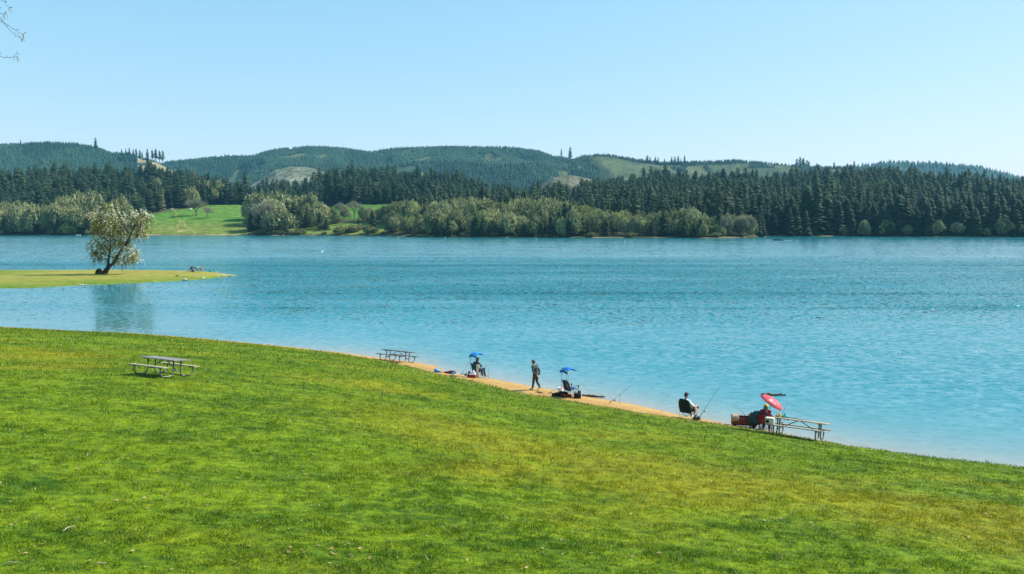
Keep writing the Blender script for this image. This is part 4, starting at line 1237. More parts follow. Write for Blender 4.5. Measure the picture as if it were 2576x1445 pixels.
# dark bush with upright stems at its foot
bp = spit_ground(250, 689.5)
b_ = empty('round_bush', bp, label='dark round bush with upright stems at the foot of the blossoming tree', cat='bush')
b_.scale = (0.55, 0.55, 0.72)
_v, _f = [], []
for i in range(1100):
    q = Vector((random.gauss(0, 1), random.gauss(0, 1), abs(random.gauss(0, 1)))).normalized() * random.uniform(0.7, 1.0)
    q = Vector((q.x * 1.25, q.y * 1.1, q.z * 1.35)); a = Vector((random.gauss(0, 1), random.gauss(0, 1), random.gauss(0, 1))).normalized() * 0.13; b2 = a.orthogonal() * 0.6
    _v += [q - a, q + b2, q + a, q - b2]; _f.append((4 * i, 4 * i + 1, 4 * i + 2, 4 * i + 3))
mesh_np('crown', np.array([tuple(q) for q in _v]), np.array(_f, dtype=np.int32), leaf_mat('dark_bush_leaves', (0.018, 0.030, 0.010), (0.05, 0.07, 0.02), scale=2), b_)
m_ = MB()
for i in range(9):
    x0, y0 = random.uniform(-.5, .5), random.uniform(-.4, .4)
    m_.tube([(x0 * .4, y0 * .4, 0), (x0, y0, 1.2), (x0 * 1.5, y0 * 1.4, random.uniform(1.8, 2.9))], [0.03, 0.02, 0.008], 5)
m_.build('stem', M_BARK, b_)

M_DRIFT = simple('bleached_driftwood', (0.52, 0.46, 0.36), 0.85, var=0.35, scale=4, bump=0.5, bscale=12, stretch=(1, 4, 4))
M_DARKWOOD = simple('wet_driftwood', (0.085, 0.062, 0.042), 0.8, var=0.5, scale=4, bump=0.6, bscale=14, stretch=(1, 4, 4))
def log(p, L, r, yaw, mat, label, name='driftwood_log', knots=3, group=None, pitch=0.0):
    m = MB(); rr_ = random.Random(int(p.x * 100) + int(L * 10))
    n = 14; pts = []; rad_ = []
    for i in range(n + 1):
        f = i / n
        pts.append(((f - 0.5) * L, rr_.gauss(0, r * 0.25), rr_.gauss(0, r * 0.14) + r * 0.45))
        rad_.append(r * (0.55 + 0.55 * math.sin(PI * min(f * 1.25 + 0.1, 1))) * rr_.uniform(0.8, 1.15))
    rad_[0] *= 0.6; rad_[-1] *= 0.45
    m.tube(pts, rad_, 9)
    for q in range(knots):
        i = rr_.randrange(2, n - 1); a = rr_.uniform(0.3, 2.8); b0 = Vector(pts[i])
        m.tube([b0, b0 + Vector((rr_.uniform(-.5, .5) * r, math.cos(a) * r * 1.3, math.sin(a) * r * 1.5))], [r * 0.35, r * 0.16], 6)
    o = m.build(name, mat, None, True)
    o.location = p; o.rotation_euler = (0, pitch, yaw)
    return tag(o, label, 'log' if L > 0.6 else 'driftwood', group)

log(onz(564, 695.5, 0.0), 2.8, 0.22, 0.10, M_DRIFT, 'long bleached white log at the tip of the grassy spit')
log(spit_ground(546, 686), 0.85, 0.13, 0.1, M_DRIFT, 'short pale log with dark end behind the long white log', knots=1)
log(onz(467.5, 704.5, 0.12), 0.8, 0.18, 0.5, M_DRIFT, 'chunky tan piece of driftwood at the water edge of the spit', knots=2)
log(spit_ground(458, 683), 0.9, 0.10, 0.0, M_DRIFT, 'pale plank-like driftwood lying behind the picnic table on the spit', knots=0)
log(spit_ground(206, 718.5), 1.3, 0.12, 0.12, M_DRIFT, 'pale driftwood stick on the front bank below the blossoming tree', knots=1)
log(spit_ground(497, 696.3), 0.6, 0.10, 0.3, M_DRIFT, 'small whitish driftwood chip lying in the spit grass', knots=0)
log(spit_ground(547, 689.5), 0.55, 0.07, 0.1, M_DRIFT, 'thin pale stick just above the long white log', knots=0)
log(spit_ground(308, 713), 0.7, 0.08, -0.1, M_DRIFT, 'thin pale stick on the bank right of the tree reflection', knots=0)
def stone(p, s, label, mat):
    bm = bmesh.new(); bmesh.ops.create_icosphere(bm, subdivisions=3, radius=s)
    rr_ = random.Random(int(p.x * 10))
    for v in bm.verts:
        nrm_ = v.co.normalized()
        v.co *= 1 + 0.25 * (float(fbm(np.array(nrm_.x * 2 + 5), np.array(nrm_.y * 2 + nrm_.z * 1.7), 6, 3)) - 0.5) * 2
        v.co.z *= 0.7
    me = bpy.data.meshes.new('stone'); bm.to_mesh(me); bm.free()
    for q in me.polygons: q.use_smooth = True
    o = link('stone', me, mat); o.location = p + Vector((0, 0, s * 0.3)); return tag(o, label, 'stone')
stone(onz(511, 700.6, 0.08), 0.28, 'rounded pale grey stone at the water edge of the spit', simple('grey_stone', (0.42, 0.42, 0.40), 0.8, var=0.3, scale=3))

# small dark bird in the spit grass
bq = spit_ground(445, 698)
br = empty('crow', bq, 0.4, 'small black bird standing in the spit grass', 'bird')
M_BLACKF = simple('black_feathers', (0.012, 0.012, 0.014), 0.5)
fused('body', [((-.02, 0, .24), (.12, 0, .34), .09, .075), ((.12, 0, .34), (.17, 0, .42), .06, .06), ((.17, 0, .42), (.25, 0, .41), .035, .01), ((-.05, 0, .22), (-.28, 0, .14), .05, .02), ((.02, .04, .16), (.03, .05, .0), .02, .012), ((.02, -.04, .16), (.03, -.05, .0), .02, .012)], M_BLACKF, br, 0.014)

# ================================================================== BUOYS, BIRDS, BOATS
M_BUOY = simple('buoy_white', (0.82, 0.80, 0.76), 0.45, var=0.06)
M_ORANGE = simple('buoy_orange', (0.75, 0.24, 0.06), 0.5)
def pole_buoy(u, v, h, label):
    p = onz(u, v, 0.0); e = empty('pole_buoy', p, 0, label, 'buoy')
    m = MB(); m.lathe([(0.001, -0.5), (0.16, -0.5), (0.16, h * 0.72), (0.14, h * 0.97), (0.001, h)], sides=14); m.build('float', M_BUOY, e, True)
    m = MB(); m.lathe([(0.164, h * 0.55), (0.164, h * 0.68)], sides=14); m.build('band', M_ORANGE, e)
pole_buoy(1002, 599.2, 1.0, 'short white pole buoy close under the far meadow bank')
pole_buoy(1120, 601.5, 1.3, 'white pole buoy off the dark far wood')
pole_buoy(1349, 606.0, 1.2, 'white pole buoy off the middle of the far wood')
pole_buoy(1572, 613.0, 1.3, 'white pole buoy off the bright green trees')
pole_buoy(1887, 618.5, 1.3, 'white pole buoy between the promontory and the motorboat')
pole_buoy(2362, 628.0, 1.5, 'grey-white pole buoy far out right of the motorboat')
e = empty('round_buoy', onz(810, 634.5, 0), 0, 'round white ball buoy floating in open water', 'buoy')
m = MB(); m.lathe([(0.001, -0.3)] + [(0.33 * math.sin(PI * i / 12), 0.15 - 0.33 * math.cos(PI * i / 12)) for i in range(1, 12)] + [(0.001, 0.48)], sides=18); m.build('float', M_BUOY, e, True)
m = MB(); m.tube([(0.05 * math.cos(a), 0, 0.5 + 0.05 * math.sin(a)) for a in np.linspace(-0.6, PI + 0.6, 9)], 0.014, 6); m.build('ring', simple('buoy_ring', (0.2, 0.2, 0.2), 0.5, 0.8), e)
M_GULL = simple('white_plumage', (0.80, 0.80, 0.78), 0.7)
for u, s in ((1167, 1.0), (1172, 0.9), (1180, 1.15)):
    e = empty('water_bird', onz(u, 634.6, 0), random.uniform(-0.4, 0.4), 'white bird swimming in open water off the far wood', 'bird', 'white birds on the water')
    e.scale = (s, s, s)
    fused('body', [((-.22, 0, .08), (.14, 0, .10), .10, .12), ((-.22, 0, .08), (-.40, 0, .16), .07, .02), ((.14, 0, .12), (.22, 0, .28), .06, .045), ((.22, 0, .28), (.25, 0, .30), .06, .055), ((.25, 0, .30), (.36, 0, .28), .025, .01)], M_GULL, e, 0.02)

def boat_hull(L, W, H):
    """open boat, bow towards -x"""
    m = MB(); n = 16
    def sec(f):
        w = W / 2 * (1 - max(0, (0.45 - f) / 0.45) ** 2.2 * 0.97); kz = 0.02 + 0.28 * H * max(0, (0.35 - f) / 0.35) ** 2; top = H * (1 + 0.28 * max(0, (0.4 - f) / 0.4) ** 1.6)
        return w, kz, top
    P = []
    for i in range(n + 1):
        f = i / n; w, kz, top = sec(f); x = (f - 0.5) * L
        P.append([(x, -w, top), (x, -w * 0.92, top * 0.45 + kz * 0.5), (x, -w * 0.6, kz), (x, 0, kz - 0.03), (x, w * 0.6, kz), (x, w * 0.92, top * 0.45 + kz * 0.5), (x, w, top)])
    m.sheet(P, 0.03)
    w = W / 2
    m.box((L / 2 - 0.02, 0, H * 0.5), (0.05, W * 0.9, H * 0.9))
    return m
def boat(u, v, L, mat, yaw, label, crew, foam=False):
    p = onz(u, v, 0); p.z = -0.10
    e = empty('motor_boat', p, yaw, label, 'boat')
    boat_hull(L, L * 0.34, 0.75).build('hull', mat, e, True)
    m = MB()
    for fx in (-0.15, 0.22): m.box((fx * L, 0, 0.36), (0.25, L * 0.28, 0.04))
    m.build('bench', simple('boat_bench', (0.30, 0.28, 0.25), 0.7), e)
    m = MB(); m.box((L / 2 + 0.12, 0, 0.72), (0.26, 0.24, 0.34), bev=0.05); m.box((L / 2 + 0.14, 0, 0.25), (0.10, 0.08, 0.7)); m.tube([(L / 2, 0, 0.78), (L / 2 - 0.45, 0.05, 0.85)], 0.02, 6)
    m.build('outboard_motor', simple('motor_black', (0.02, 0.02, 0.022), 0.35), e)
    return e
M_HULLD = simple('boat_dark', (0.018, 0.020, 0.026), 0.45, var=0.3)
M_HULLW = simple('boat_white', (0.72, 0.74, 0.76), 0.4, var=0.08)
BOAT = boat(1957, 605.4, 5.4, M_HULLD, 0.05, 'small dark open motorboat out on the lake', 1)
boat(197, 593.3, 3.6, M_HULLW, 0.1, 'small white boat pulled in at the far bank below the grove', 0)
# foam behind the motorboat
wp = onz(1971, 605.5, 0.0)
m = MB(); rr_ = random.Random(3)
for i in range(16):
    x = rr_.uniform(0, 5.0); y = rr_.gauss(0, 0.12 + x * 0.10); s = rr_.uniform(0.08, 0.2)
    m.lathe([(s, 0.0), (s * 0.8, 0.05), (0.001, 0.09)], (x, y, 0.0), 7)
o = m.build('wake_foam', simple('foam', (0.85, 0.87, 0.88), 0.8, var=0.05)); o.location = (wp.x - 0.6, wp.y, 0.0)
tag(o, 'white foam trailing behind the motorboat', 'foam', kind='stuff')

# two small cars / a shed roof far up at the meadow's upper edge
def far_car(u, v, Y, col, label):
    p = far_pt(u, Y)
    e = empty('parked_car', p, 0.1, label, 'car')
    m = MB(); m.box((0, 0, 0.65), (4.3, 1.75, 0.62), bev=0.18); m.box((-0.15, 0, 1.16), (2.2, 1.5, 0.55), bev=0.2); m.build('body', simple('car_paint', col, 0.3), e, True)
    for x in (-1.35, 1.35):
        for y in (-0.8, 0.8):
            m = MB(); m.lathe([(0.001, -0.1), (0.33, -0.1), (0.33, 0.1), (0.001, 0.1)], (x, y, 0.33), 14, Matrix.Rotation(PI / 2, 3, 'X')); m.build('wheel', simple('tyre', (0.02, 0.02, 0.02), 0.8), e)
far_car(436, 519, float(shoreY(436)) + 150, (0.70, 0.74, 0.80), 'tiny pale car parked at the upper edge of the meadow')
p = far_pt(484, float(shoreY(484)) + 150)
e = empty('shed', p, 0.2); e.scale = (0.5, 0.5, 0.5); tag(e, 'tiny white shed glinting behind the crown of the large bare oak', 'shed')
m = MB(); m.box((0, 0, 1.3), (3.0, 2.6, 2.6)); m.build('wall', simple('shed_white', (0.8, 0.78, 0.76), 0.6), e)
m = MB(); m.sheet([[(-1.7, -1.6, 2.5), (1.7, -1.6, 2.5)], [(-1.7, 0, 3.4), (1.7, 0, 3.4)], [(-1.7, 1.6, 2.5), (1.7, 1.6, 2.5)]], 0.1); m.build('roof', simple('shed_roof', (0.8, 0.78, 0.75), 0.4), e)

# ================================================================== BUDDING BRANCH REACHING IN AT THE TOP CORNER
def branch():
    Yb = 6.0
    def Q(zx, zy, dy=0.0): return atY(zx / 7.66, zy / 7.66, Yb + dy)
    o0 = Q(-500, 500)
    e = empty('tree_branch', o0, 0, 'budding branch with hanging yellow catkins reaching in from a tree outside', 'branch')
    L = lambda p: p - o0
    tw = simple('twig_bark', (0.075, 0.062, 0.058), 0.8, var=0.3, scale=60)
    ck = simple('catkin', (0.52, 0.40, 0.13), 0.8, var=0.3, scale=120, bump=0.8, bscale=400, sub=0.2)
    bud = simple('leaf_bud', (0.10, 0.085, 0.10), 0.7, var=0.3, scale=80)
    m = MB(); m.tube([L(Q(-480, -520)), L(Q(-330, -100)), L(Q(-260, 300)), L(Q(-230, 700)), L(Q(-220, 1150))], [0.010, 0.008, 0.006, 0.005, 0.003], 7); m.build('stem', tw, e, True)
    twigs = [[(-330, -100), (-60, -70), (75, -5), (115, 95), (180, 150)], [(-270, 240), (-80, 255), (0, 262), (60, 275), (100, 245)],
             [(-250, 330), (-90, 350), (0, 395), (90, 450), (160, 495), (235, 545), (315, 590), (355, 630), (430, 655)], [(-255, 290), (-80, 300), (0, 340), (60, 420), (90, 470), (170, 565), (210, 610), (290, 675), (350, 712), (420, 745)],
             [(-225, 1060), (-90, 1060), (0, 1085), (80, 1115), (200, 1112), (270, 1100), (310, 1080)]]
    for i, t_ in enumerate(twigs):
        m = MB(); m.tube([L(Q(x, y, 0.02 * i)) for x, y in t_], [0.0022 - 0.0011 * j / (len(t_) - 1) for j in range(len(t_))], 6); m.build('twig', tw, e, True)
    for i, (a, b, c, r) in enumerate([((165, 152), (175, 190), (172, 225), 1), ((185, 150), (215, 190), (222, 268), 1), ((60, 278), (55, 330), (62, 380), 1.1), ((80, 275), (92, 330), (96, 400), 1.1), ((105, 248), (135, 270), (152, 362), 1.1),
                           ((430, 655), (468, 680), (440, 745), 2.4), ((425, 745), (410, 780), (432, 808), 2.2), ((445, 740), (460, 760), (470, 790), 1.5), ((350, 640), (348, 680), (352, 705), 0.8), ((280, 1100), (265, 1130), (268, 1180), 1), ((320, 1085), (340, 1140), (348, 1215), 1.1), ((330, 1082), (355, 1110), (375, 1170), 1)]):
        m = MB(); pts = bez(L(Q(*a, 0.02)), L(Q(*b, 0.02)), L(Q(*c, 0.03)), 8); m.tube(pts, [0.0016 * r * (0.7 + 0.5 * math.sin(PI * min(1, j / 8 + 0.15))) for j in range(9)], 7); m.build('catkin', ck, e, True)
    for a, b, r in [((180, 148), (250, 140), 2), ((80, 35), (145, 35), 2), ((45, 0), (30, 35), 2), ((80, 265), (125, 225), 2), ((315, 590), (368, 560), 1.6), ((455, 655), (505, 618), 1.8), ((250, 570), (262, 592), 1.3), ((295, 680), (300, 718), 1.3), ((360, 715), (405, 712), 1.6), ((120, 510), (160, 495), 1.2), ((340, 1050), (322, 985), 1.6), ((345, 1048), (392, 1040), 1.2), ((330, 1048), (290, 1052), 1.5), ((262, 1085), (270, 1060), 1.5), ((190, 1112), (215, 1115), 1.6), ((132, 1110), (135, 1065), 0.9), ((10, 1050), (5, 1010), 1.5), ((-5, 160), (20, 148), 1.8), ((15, 410), (38, 460), 1.0), ((275, 640), (298, 605), 1.2)]:
        m = MB(); pts = [lerpv(L(Q(*a, 0.02)), L(Q(*b, 0.02)), t_) for t_ in (0, .35, .7, 1)]; m.tube(pts, [0.0004 * r, 0.0013 * r, 0.0011 * r, 0.0002 * r], 6); m.build('bud', bud, e, True)
branch()
# ================================================================== PICNIC TABLES
def wood(name, c, var=0.3):
    return simple(name, c, 0.75, var=var, scale=3.0, bump=0.35, bscale=30, stretch=(0.6, 9, 9))
M_PLANK = wood('weathered_planks', (0.215, 0.195, 0.165))
M_PLANKT = wood('sunbleached_planks', (0.36, 0.305, 0.205))
M_PLANKD = wood('dark_planks', (0.10, 0.085, 0.062))
M_GALV = simple('galvanised_pipe', (0.17, 0.185, 0.175), 0.38, 0.55, var=0.15, scale=8)
M_GALVB = simple('painted_pipe', (0.23, 0.19, 0.13), 0.55, 0.15, var=0.2, scale=8)
def picnic_table(loc, yaw, planks, benchm, pipe, label, tilt=(0, 0), L=2.44, scale=1.0):
    e = empty('picnic_table', loc, yaw, label, 'table', 'picnic tables of the lake park')
    e.rotation_euler = (tilt[0], tilt[1], yaw); e.scale = (scale,) * 3
    m = MB(); n = 5; w = 0.90 / n
    for i in range(n): m.box((random.uniform(-.004, .004), -0.45 + w * (i + 0.5), 0.745 + random.uniform(-.001, .001)), (L, w - 0.012, 0.042), bev=0.006)
    m.build('tabletop', planks, e)
    for s in (-1, 1):
        m = MB()
        for i in (-0.5, 0.5): m.box((0, s * 0.79 + i * 0.148, 0.445), (L, 0.140, 0.042), bev=0.006)
        m.build('bench', benchm, e)
    fx = L / 2 - 0.34
    for s in (-1, 1):
        m = MB(); x = s * fx
        for q in (-1, 1):
            up = 0.19 * q; out = 0.84 * q
            pts = [(x, up, 0.715), (x, up, 0.22)] + bez((x, up, 0.22), (x, up, 0.03), (x, up + 0.22 * q, 0.03), 7)[1:] + bez((x, out - 0.24 * q, 0.03), (x, out, 0.03), (x, out, 0.24), 7) + [(x, out, 0.42)]
            m.tube(pts, 0.031, 10)
            m.box((x, s * 0 + q * 0.79, 0.405), (0.06, 0.30, 0.035)); 
        m.tube([(x, -0.19, 0.26), (x, 0.19, 0.26)], 0.024, 8)
        m.box((x, 0, 0.705), (0.06, 0.86, 0.035))
        m.build('leg_frame', pipe, e, True)
        m = MB(); m.tube([(x, 0, 0.27), (s * 0.06, 0, 0.715)], 0.019, 8); m.build('brace', pipe, e, True)
    return e
def slope_tilt(p, yaw, s=1.0):
    """rotation that lets a table follow the ground under it"""
    d = 0.8
    gx = (float(lawn_z(p.x + d, p.y)) - float(lawn_z(p.x - d, p.y))) / (2 * d); gy = (float(lawn_z(p.x, p.y + d)) - float(lawn_z(p.x, p.y - d))) / (2 * d)
    n = Vector((-gx * s, -gy * s, 1)).normalized()
    X = Vector((math.cos(yaw), math.sin(yaw), 0)); X = (X - n * X.dot(n)).normalized(); Yv = n.cross(X)
    return Matrix((X, Yv, n)).transposed().to_euler()

pA = G(411.5, 944.0)
tA = picnic_table(pA, rad(-30), M_PLANK, M_PLANKT, M_GALV, 'grey wooden picnic table standing alone up on the lawn, shadow underneath', scale=0.88)
tA.rotation_euler = slope_tilt(pA, rad(-30), 1.25)
pB = G(999, 910.0)
tB = picnic_table(pB, rad(-32), M_PLANKD, M_PLANKD, M_GALVB, 'dark picnic table leaning on the sand beside the water, nothing on it')
tB.rotation_euler = (Matrix.Rotation(rad(-32), 3, 'Z') @ Matrix.Rotation(rad(-9.5), 3, 'X')).to_euler()
pC = G(2008, 1101.0)
tC = picnic_table(pC, rad(-33), M_PLANKT, M_PLANKT, M_GALVB, 'pale picnic table at the lawn edge with fishing tackle laid out on it')
tC.rotation_euler = (Matrix.Rotation(rad(-33), 3, 'Z') @ Matrix.Rotation(rad(-10.6), 3, 'X')).to_euler()
pD = spit_ground(492.5, 684.4)
tD = picnic_table(pD, rad(-35), M_PLANKD, M_PLANKT, M_GALV, 'distant picnic table near the tip of the grassy spit')
bpy.context.view_layer.update()
def onT(t, x, y, z): 
    t_m = Matrix.Translation(t.location) @ t.rotation_euler.to_matrix().to_4x4()
    return t_m @ Vector((x, y, z))

# ================================================================== CAMP CHAIRS
M_FRAME = simple('chair_tube', (0.05, 0.055, 0.06), 0.4, 0.6)
M_FRAMEL = simple('chair_tube_pale', (0.42, 0.44, 0.44), 0.4, 0.7)
def cloth(name, c, var=0.25, sub=0.0): return simple(name, c, 0.85, var=var, scale=7, bump=0.4, bscale=26, sub=sub)
M_BLUE = cloth('blue_canvas', (0.012, 0.045, 0.16)); M_TEAL = cloth('teal_blue_canvas', (0.006, 0.058, 0.105))
M_SKYB = cloth('bright_blue_canopy', (0.005, 0.32, 0.80), sub=0.35); M_SKYB2 = cloth('canopy_blue', (0.008, 0.20, 0.60), sub=0.3)
M_BLACK = cloth('black_canvas', (0.012, 0.014, 0.014)); M_RED = cloth('red_canvas', (0.17, 0.008, 0.014)); M_GREENB = cloth('dark_green_canvas', (0.006, 0.013, 0.011))
def camp_chair(loc, yaw, fab, frame, label, canopy=None, taper=0.0, W=0.56, D=0.50, back=0.98, recline=0.16, pole=None, bucket=False):
    """folding camp chair; sitter faces +y"""
    e = empty('camp_chair', loc, yaw, label, 'chair')
    w, d = W / 2, D / 2; sh = 0.43
    m = MB()
    P = [[(x * w, -d + D * j / 6, sh - 0.045 * math.cos(x * PI / 2) * math.sin(PI * min(1, j / 6 + .1)) + 0.035 * (j / 6)) for x in np.linspace(-1, 1, 9)] for j in range(7)]
    m.sheet(P, 0.012); m.build('seat', fab, e, True)
    m = MB()
    P = [[(x * w * (1 + taper * (0.35 * math.sin(PI * j / 8) - (j / 8) ** 2) + .05 * j / 8 - 0.12 * max(0, j - 6) / 2), -d - recline * j / 8 - 0.05 * math.cos(x * PI / 2), sh - 0.06 + (back - sh + 0.06) * j / 8 - 0.03 * x * x * (j == 8)) for x in np.linspace(-1, 1, 9)] for j in range(9)]
    m.sheet(P, 0.014); m.build('backrest', fab, e, True)
    # crossing legs
    t = 0.010
    for sx in (-1, 1):
        m = MB(); m.tube([(sx * w, d, 0.02), (sx * w, -d, sh)], t, 7); m.tube([(sx * w, -d, 0.02), (sx * w, d, sh)], t, 7)
        m.tube([(sx * w, -d - 0.02, 0.02), (sx * w, -d - 0.02, sh + 0.1), (sx * w * 1.05, -d - recline, back)], t, 7)
        m.tube([(sx * w, d, sh - 0.1), (sx * w, d + 0.02, sh + 0.2)], t, 7)
        m.build('side_frame', frame, e, True)
    for sy in (-1, 1):
        m = MB(); m.tube([(-w, sy * d, 0.03), (w, sy * d, sh - 0.02)], t, 7); m.tube([(w, sy * d, 0.03), (-w, sy * d, sh - 0.02)], t, 7); m.build('cross_legs', frame, e, True)
    for sx in (-1, 1):
        m = MB()
        P = [[(sx * (w + 0.03) + k, -d - 0.05 + (D + 0.10) * j / 5, sh + 0.22 - 0.02 * math.sin(PI * j / 5)) for k in (-0.04, 0, 0.04)] for j in range(6)]
        m.sheet(P, 0.01); a = m.build('armrest', fab, e, True)
        m = MB(); m.lathe([(0.001, -0.11), (0.035, -0.11), (0.043, 0.0)], (sx * (w + 0.03), d + 0.01, sh + 0.22), 12); m.build('cup_holder', fab, a, True)
    if canopy:
        post = pole or frame
        top = 1.47
        for sx in (-1, 1):
            m = MB(); m.tube([(sx * (w + 0.02), -d - recline, 0.5), (sx * (w + 0.02), -d - recline - 0.03, top)], 0.010, 7)
            m.tube([(sx * (w + 0.02), -d - recline - 0.02, top - 0.28), (sx * (w + 0.02), -d - recline + 0.24, top + 0.02)], 0.008, 6); m.build('canopy_post', post, e, True)
        m = MB()
        P = []
        for j in range(11):
            f = j / 10; y = -d - recline - 0.06 + 0.86 * f
            P.append([(x * (w + 0.05) * (1 - 0.06 * f), y, top + 0.05 + 0.16 * math.sin(PI * min(1, f * 1.1 + .12)) ** 0.8 * (1 - 0.35 * x * x) - 0.17 * max(0, f - 0.35) - 0.05 * (1 - f) * abs(math.sin(5 * x + 4 * f)) * 0.8) for x in np.linspace(-1, 1, 11)])
        m.sheet(P, 0.012)
        # hanging back flap
        P = [[(x * (w + 0.05), -d - recline - 0.09 - 0.02 * math.sin(4 * x), top + 0.02 + 0.07 * (1 - x * x) - 0.16 * j / 3) for x in np.linspace(-1, 1, 9)] for j in range(4)]
        m.sheet(P, 0.012)
        m.build('canopy', canopy, e, True)
    return e

ch1 = camp_chair(G(1203.5, 950.5), rad(-42), M_TEAL, M_FRAME, 'teal-blue camp chair with bright blue sun canopy, occupied by a dark-haired person', canopy=M_SKYB)
ch2 = camp_chair(G(1437, 998), rad(-56), M_BLUE, M_FRAME, 'empty navy camp chair under a blue canopy, dark backpack hung on its back', canopy=M_SKYB2, pole=simple('yellow_green_pole', (0.25, 0.30, 0.06), 0.4, 0.4), recline=0.20)
ch3 = camp_chair(G(1732, 1055), rad(-44), M_GREENB, M_FRAMEL, 'high-backed black-green camp chair occupied by the man in the white shirt', back=1.12, taper=0.30, W=0.64, recline=0.24, D=0.54)
ch4 = camp_chair(G(1926, 1083), rad(-24), M_RED, M_FRAME, 'red camp chair occupied by the person in the yellow hat', W=0.58, back=0.86)
ch5 = camp_chair(G(1902, 1078.5), rad(-12), M_RED, M_FRAME, 'red camp chair almost hidden by the dark green jacket hung over it', W=0.58, back=0.88)

# ================================================================== FISHING RODS
M_ROD = simple('rod_blank', (0.035, 0.035, 0.042), 0.35, var=0.2); M_CORK = simple('rod_grip', (0.06, 0.05, 0.045), 0.7); M_REEL = simple('reel_metal', (0.22, 0.22, 0.23), 0.35, 0.7)
M_PINK = simple('pink_float', (0.85, 0.25, 0.30), 0.4); M_STAKE = simple('rod_stake', (0.16, 0.18, 0.18), 0.4, 0.7)
def rod(p0, p1, label, r=0.011, reel=True, grip=0.16):
    e = empty('fishing_rod', p0, 0, label, 'fishing rod')
    d = p1 - p0; L = d.length; n = d.normalized()
    m = MB(); N_ = 12; sag = 0.02 * L
    m.tube([d * (i / N_) - Vector((0, 0, sag * (i / N_) ** 3)) for i in range(N_ + 1)], [r * (1 - 0.68 * i / N_) for i in range(N_ + 1)], 6); m.build('blank', M_ROD, e, True)
    m = MB(); m.tube([n * 0.02, n * grip * L], r * 1.7, 8); m.build('grip', M_CORK, e, True)
    if reel:
        side = n.cross(Vector((0, 0, 1))).normalized(); dn = side.cross(n)
        if dn.z > 0: dn = -dn
        c = n * (grip * L * 0.95) + dn * 0.085
        m = MB(); m.tube([n * (grip * L * 0.95), c], 0.008, 6); m.tube([c - n * 0.045, c - n * 0.03, c + n * 0.02, c + n * 0.05], [0.02, 0.038, 0.034, 0.036], 10); m.tube([c, c + side * 0.07, c + side * 0.08 + dn * 0.05], 0.007, 6); m.build('reel', M_REEL, e, True)
    m = MB()
    for f in (0.45, 0.6, 0.74, 0.86, 0.97):
        q = d * f - Vector((0, 0, sag * f ** 3)); m.tube([q + Vector((0.012 * math.cos(a), 0, -0.02 + 0.012 * math.sin(a))) for a in np.linspace(0, 2 * PI, 7)], 0.003, 4)
    m.build('line_guides', M_REEL, e)
    return e
def stake(p, h, label, lean=(0, 0), float_=False):
    e = empty('rod_holder', p, 0, label, 'rod holder')
    top = Vector((lean[0], lean[1], h))
    m = MB(); m.tube([(0, 0, -0.15), top], 0.010, 7); m.build('stake', M_STAKE, e, True)
    m = MB(); m.tube([top + Vector((-0.05, 0, 0.06)), top + Vector((-0.03, 0, 0.01)), top, top + Vector((0.03, 0, 0.01)), top + Vector((0.05, 0, 0.06))], 0.010, 6); m.build('fork', M_PINK if float_ else M_STAKE, e, True)
    return e
def rodpx(a, b, dy, label, **kw):
    p0 = G(*a) + Vector((0, 0, 0.03)); p1 = atY(b[0], b[1], p0.y + dy)
    return rod(p0, p1, label, **kw)
rodpx((1158.7, 945.5), (1187.6, 900.8), 0.9, 'fishing rod propped on a pink-topped holder beside the canopy chair and bags')
g = G(1182, 940); stake(g, 0.58, 'rod holder with pink top, nearer the red cooler', lean=(-0.12, 0), float_=True)
g = G(1229, 951.5); stake(g, 0.85, 'tall rod holder with pink top in front of the seated person under the canopy', lean=(-0.03, 0), float_=True)
q0 = atY(1214, 930.5, g.y - 0.3); rod(q0, atY(1236, 911.5, g.y + 0.9), 'short fishing rod resting on the tall rod holder before the canopied angler', reel=False)
rodpx((1380.3, 990.6), (1421, 967), 0.6, 'fishing rod lying against the white bucket, reel near the sand')
rodpx((1531.4, 1016.8), (1591.5, 967), 1.0, 'fishing rod slanting over the water from a lone holder on sand', grip=0.22)
g = G(1559.2, 1017.5); stake(g, 0.50, 'thin rod holder standing alone on the empty sand')
rodpx((1759.6, 1051.5), (1817, 960.5), 1.2, 'long fishing rod with reel at the feet of the white-shirted man', grip=0.2)
p0 = G(1884, 1070) + Vector((0, 0.4, 0.3)); rod(p0, atY(1856, 1024, p0.y + 0.8), 'thin fishing rod rising behind the brown folding wagon, leaning outward', reel=False)
p0 = atY(1952, 1069, pC.y + 1.2); p0.z = ground(p0.x, p0.y); rod(p0, atY(1981.5, 1007, p0.y + 0.7), 'upright fishing rod behind the laden table end, under the umbrella rim', reel=False)

# on the laden table
r0 = onT(tC, -1.12, 0.30, 0.785); r1 = onT(tC, 0.62, 0.02, 0.79)
rod(r0, r1, 'black fishing rod lying along the laden picnic table', r=0.016, grip=0.35)
r0 = onT(tC, -1.05, 0.38, 0.785); r1 = onT(tC, 0.1, 0.40, 0.79)
rod(r0, r1, 'second, shorter fishing rod lying behind the black one on the laden table', r=0.013, grip=0.3)
def bottle(p, c, label, s=1.0):
    e = empty('bottle', p, 0, label, 'bottle'); e.scale = (s,) * 3
    m = MB(); m.lathe([(0.001, 0), (0.045, 0), (0.047, 0.02), (0.047, 0.12), (0.02, 0.17), (0.001, 0.17)], sides=14); m.build('body', simple('bottle_plastic', c, 0.3), e, True)
    m = MB(); m.lathe([(0.018, 0.168), (0.021, 0.17), (0.021, 0.205), (0.001, 0.205)], sides=12); m.build('cap', simple('bottle_cap', (0.8, 0.75, 0.65), 0.4), e, True)
bottle(onT(tC, -0.86, 0.02, 0.767), (0.75, 0.42, 0.03), 'taller yellow bottle on the end of the laden table', 1.15)
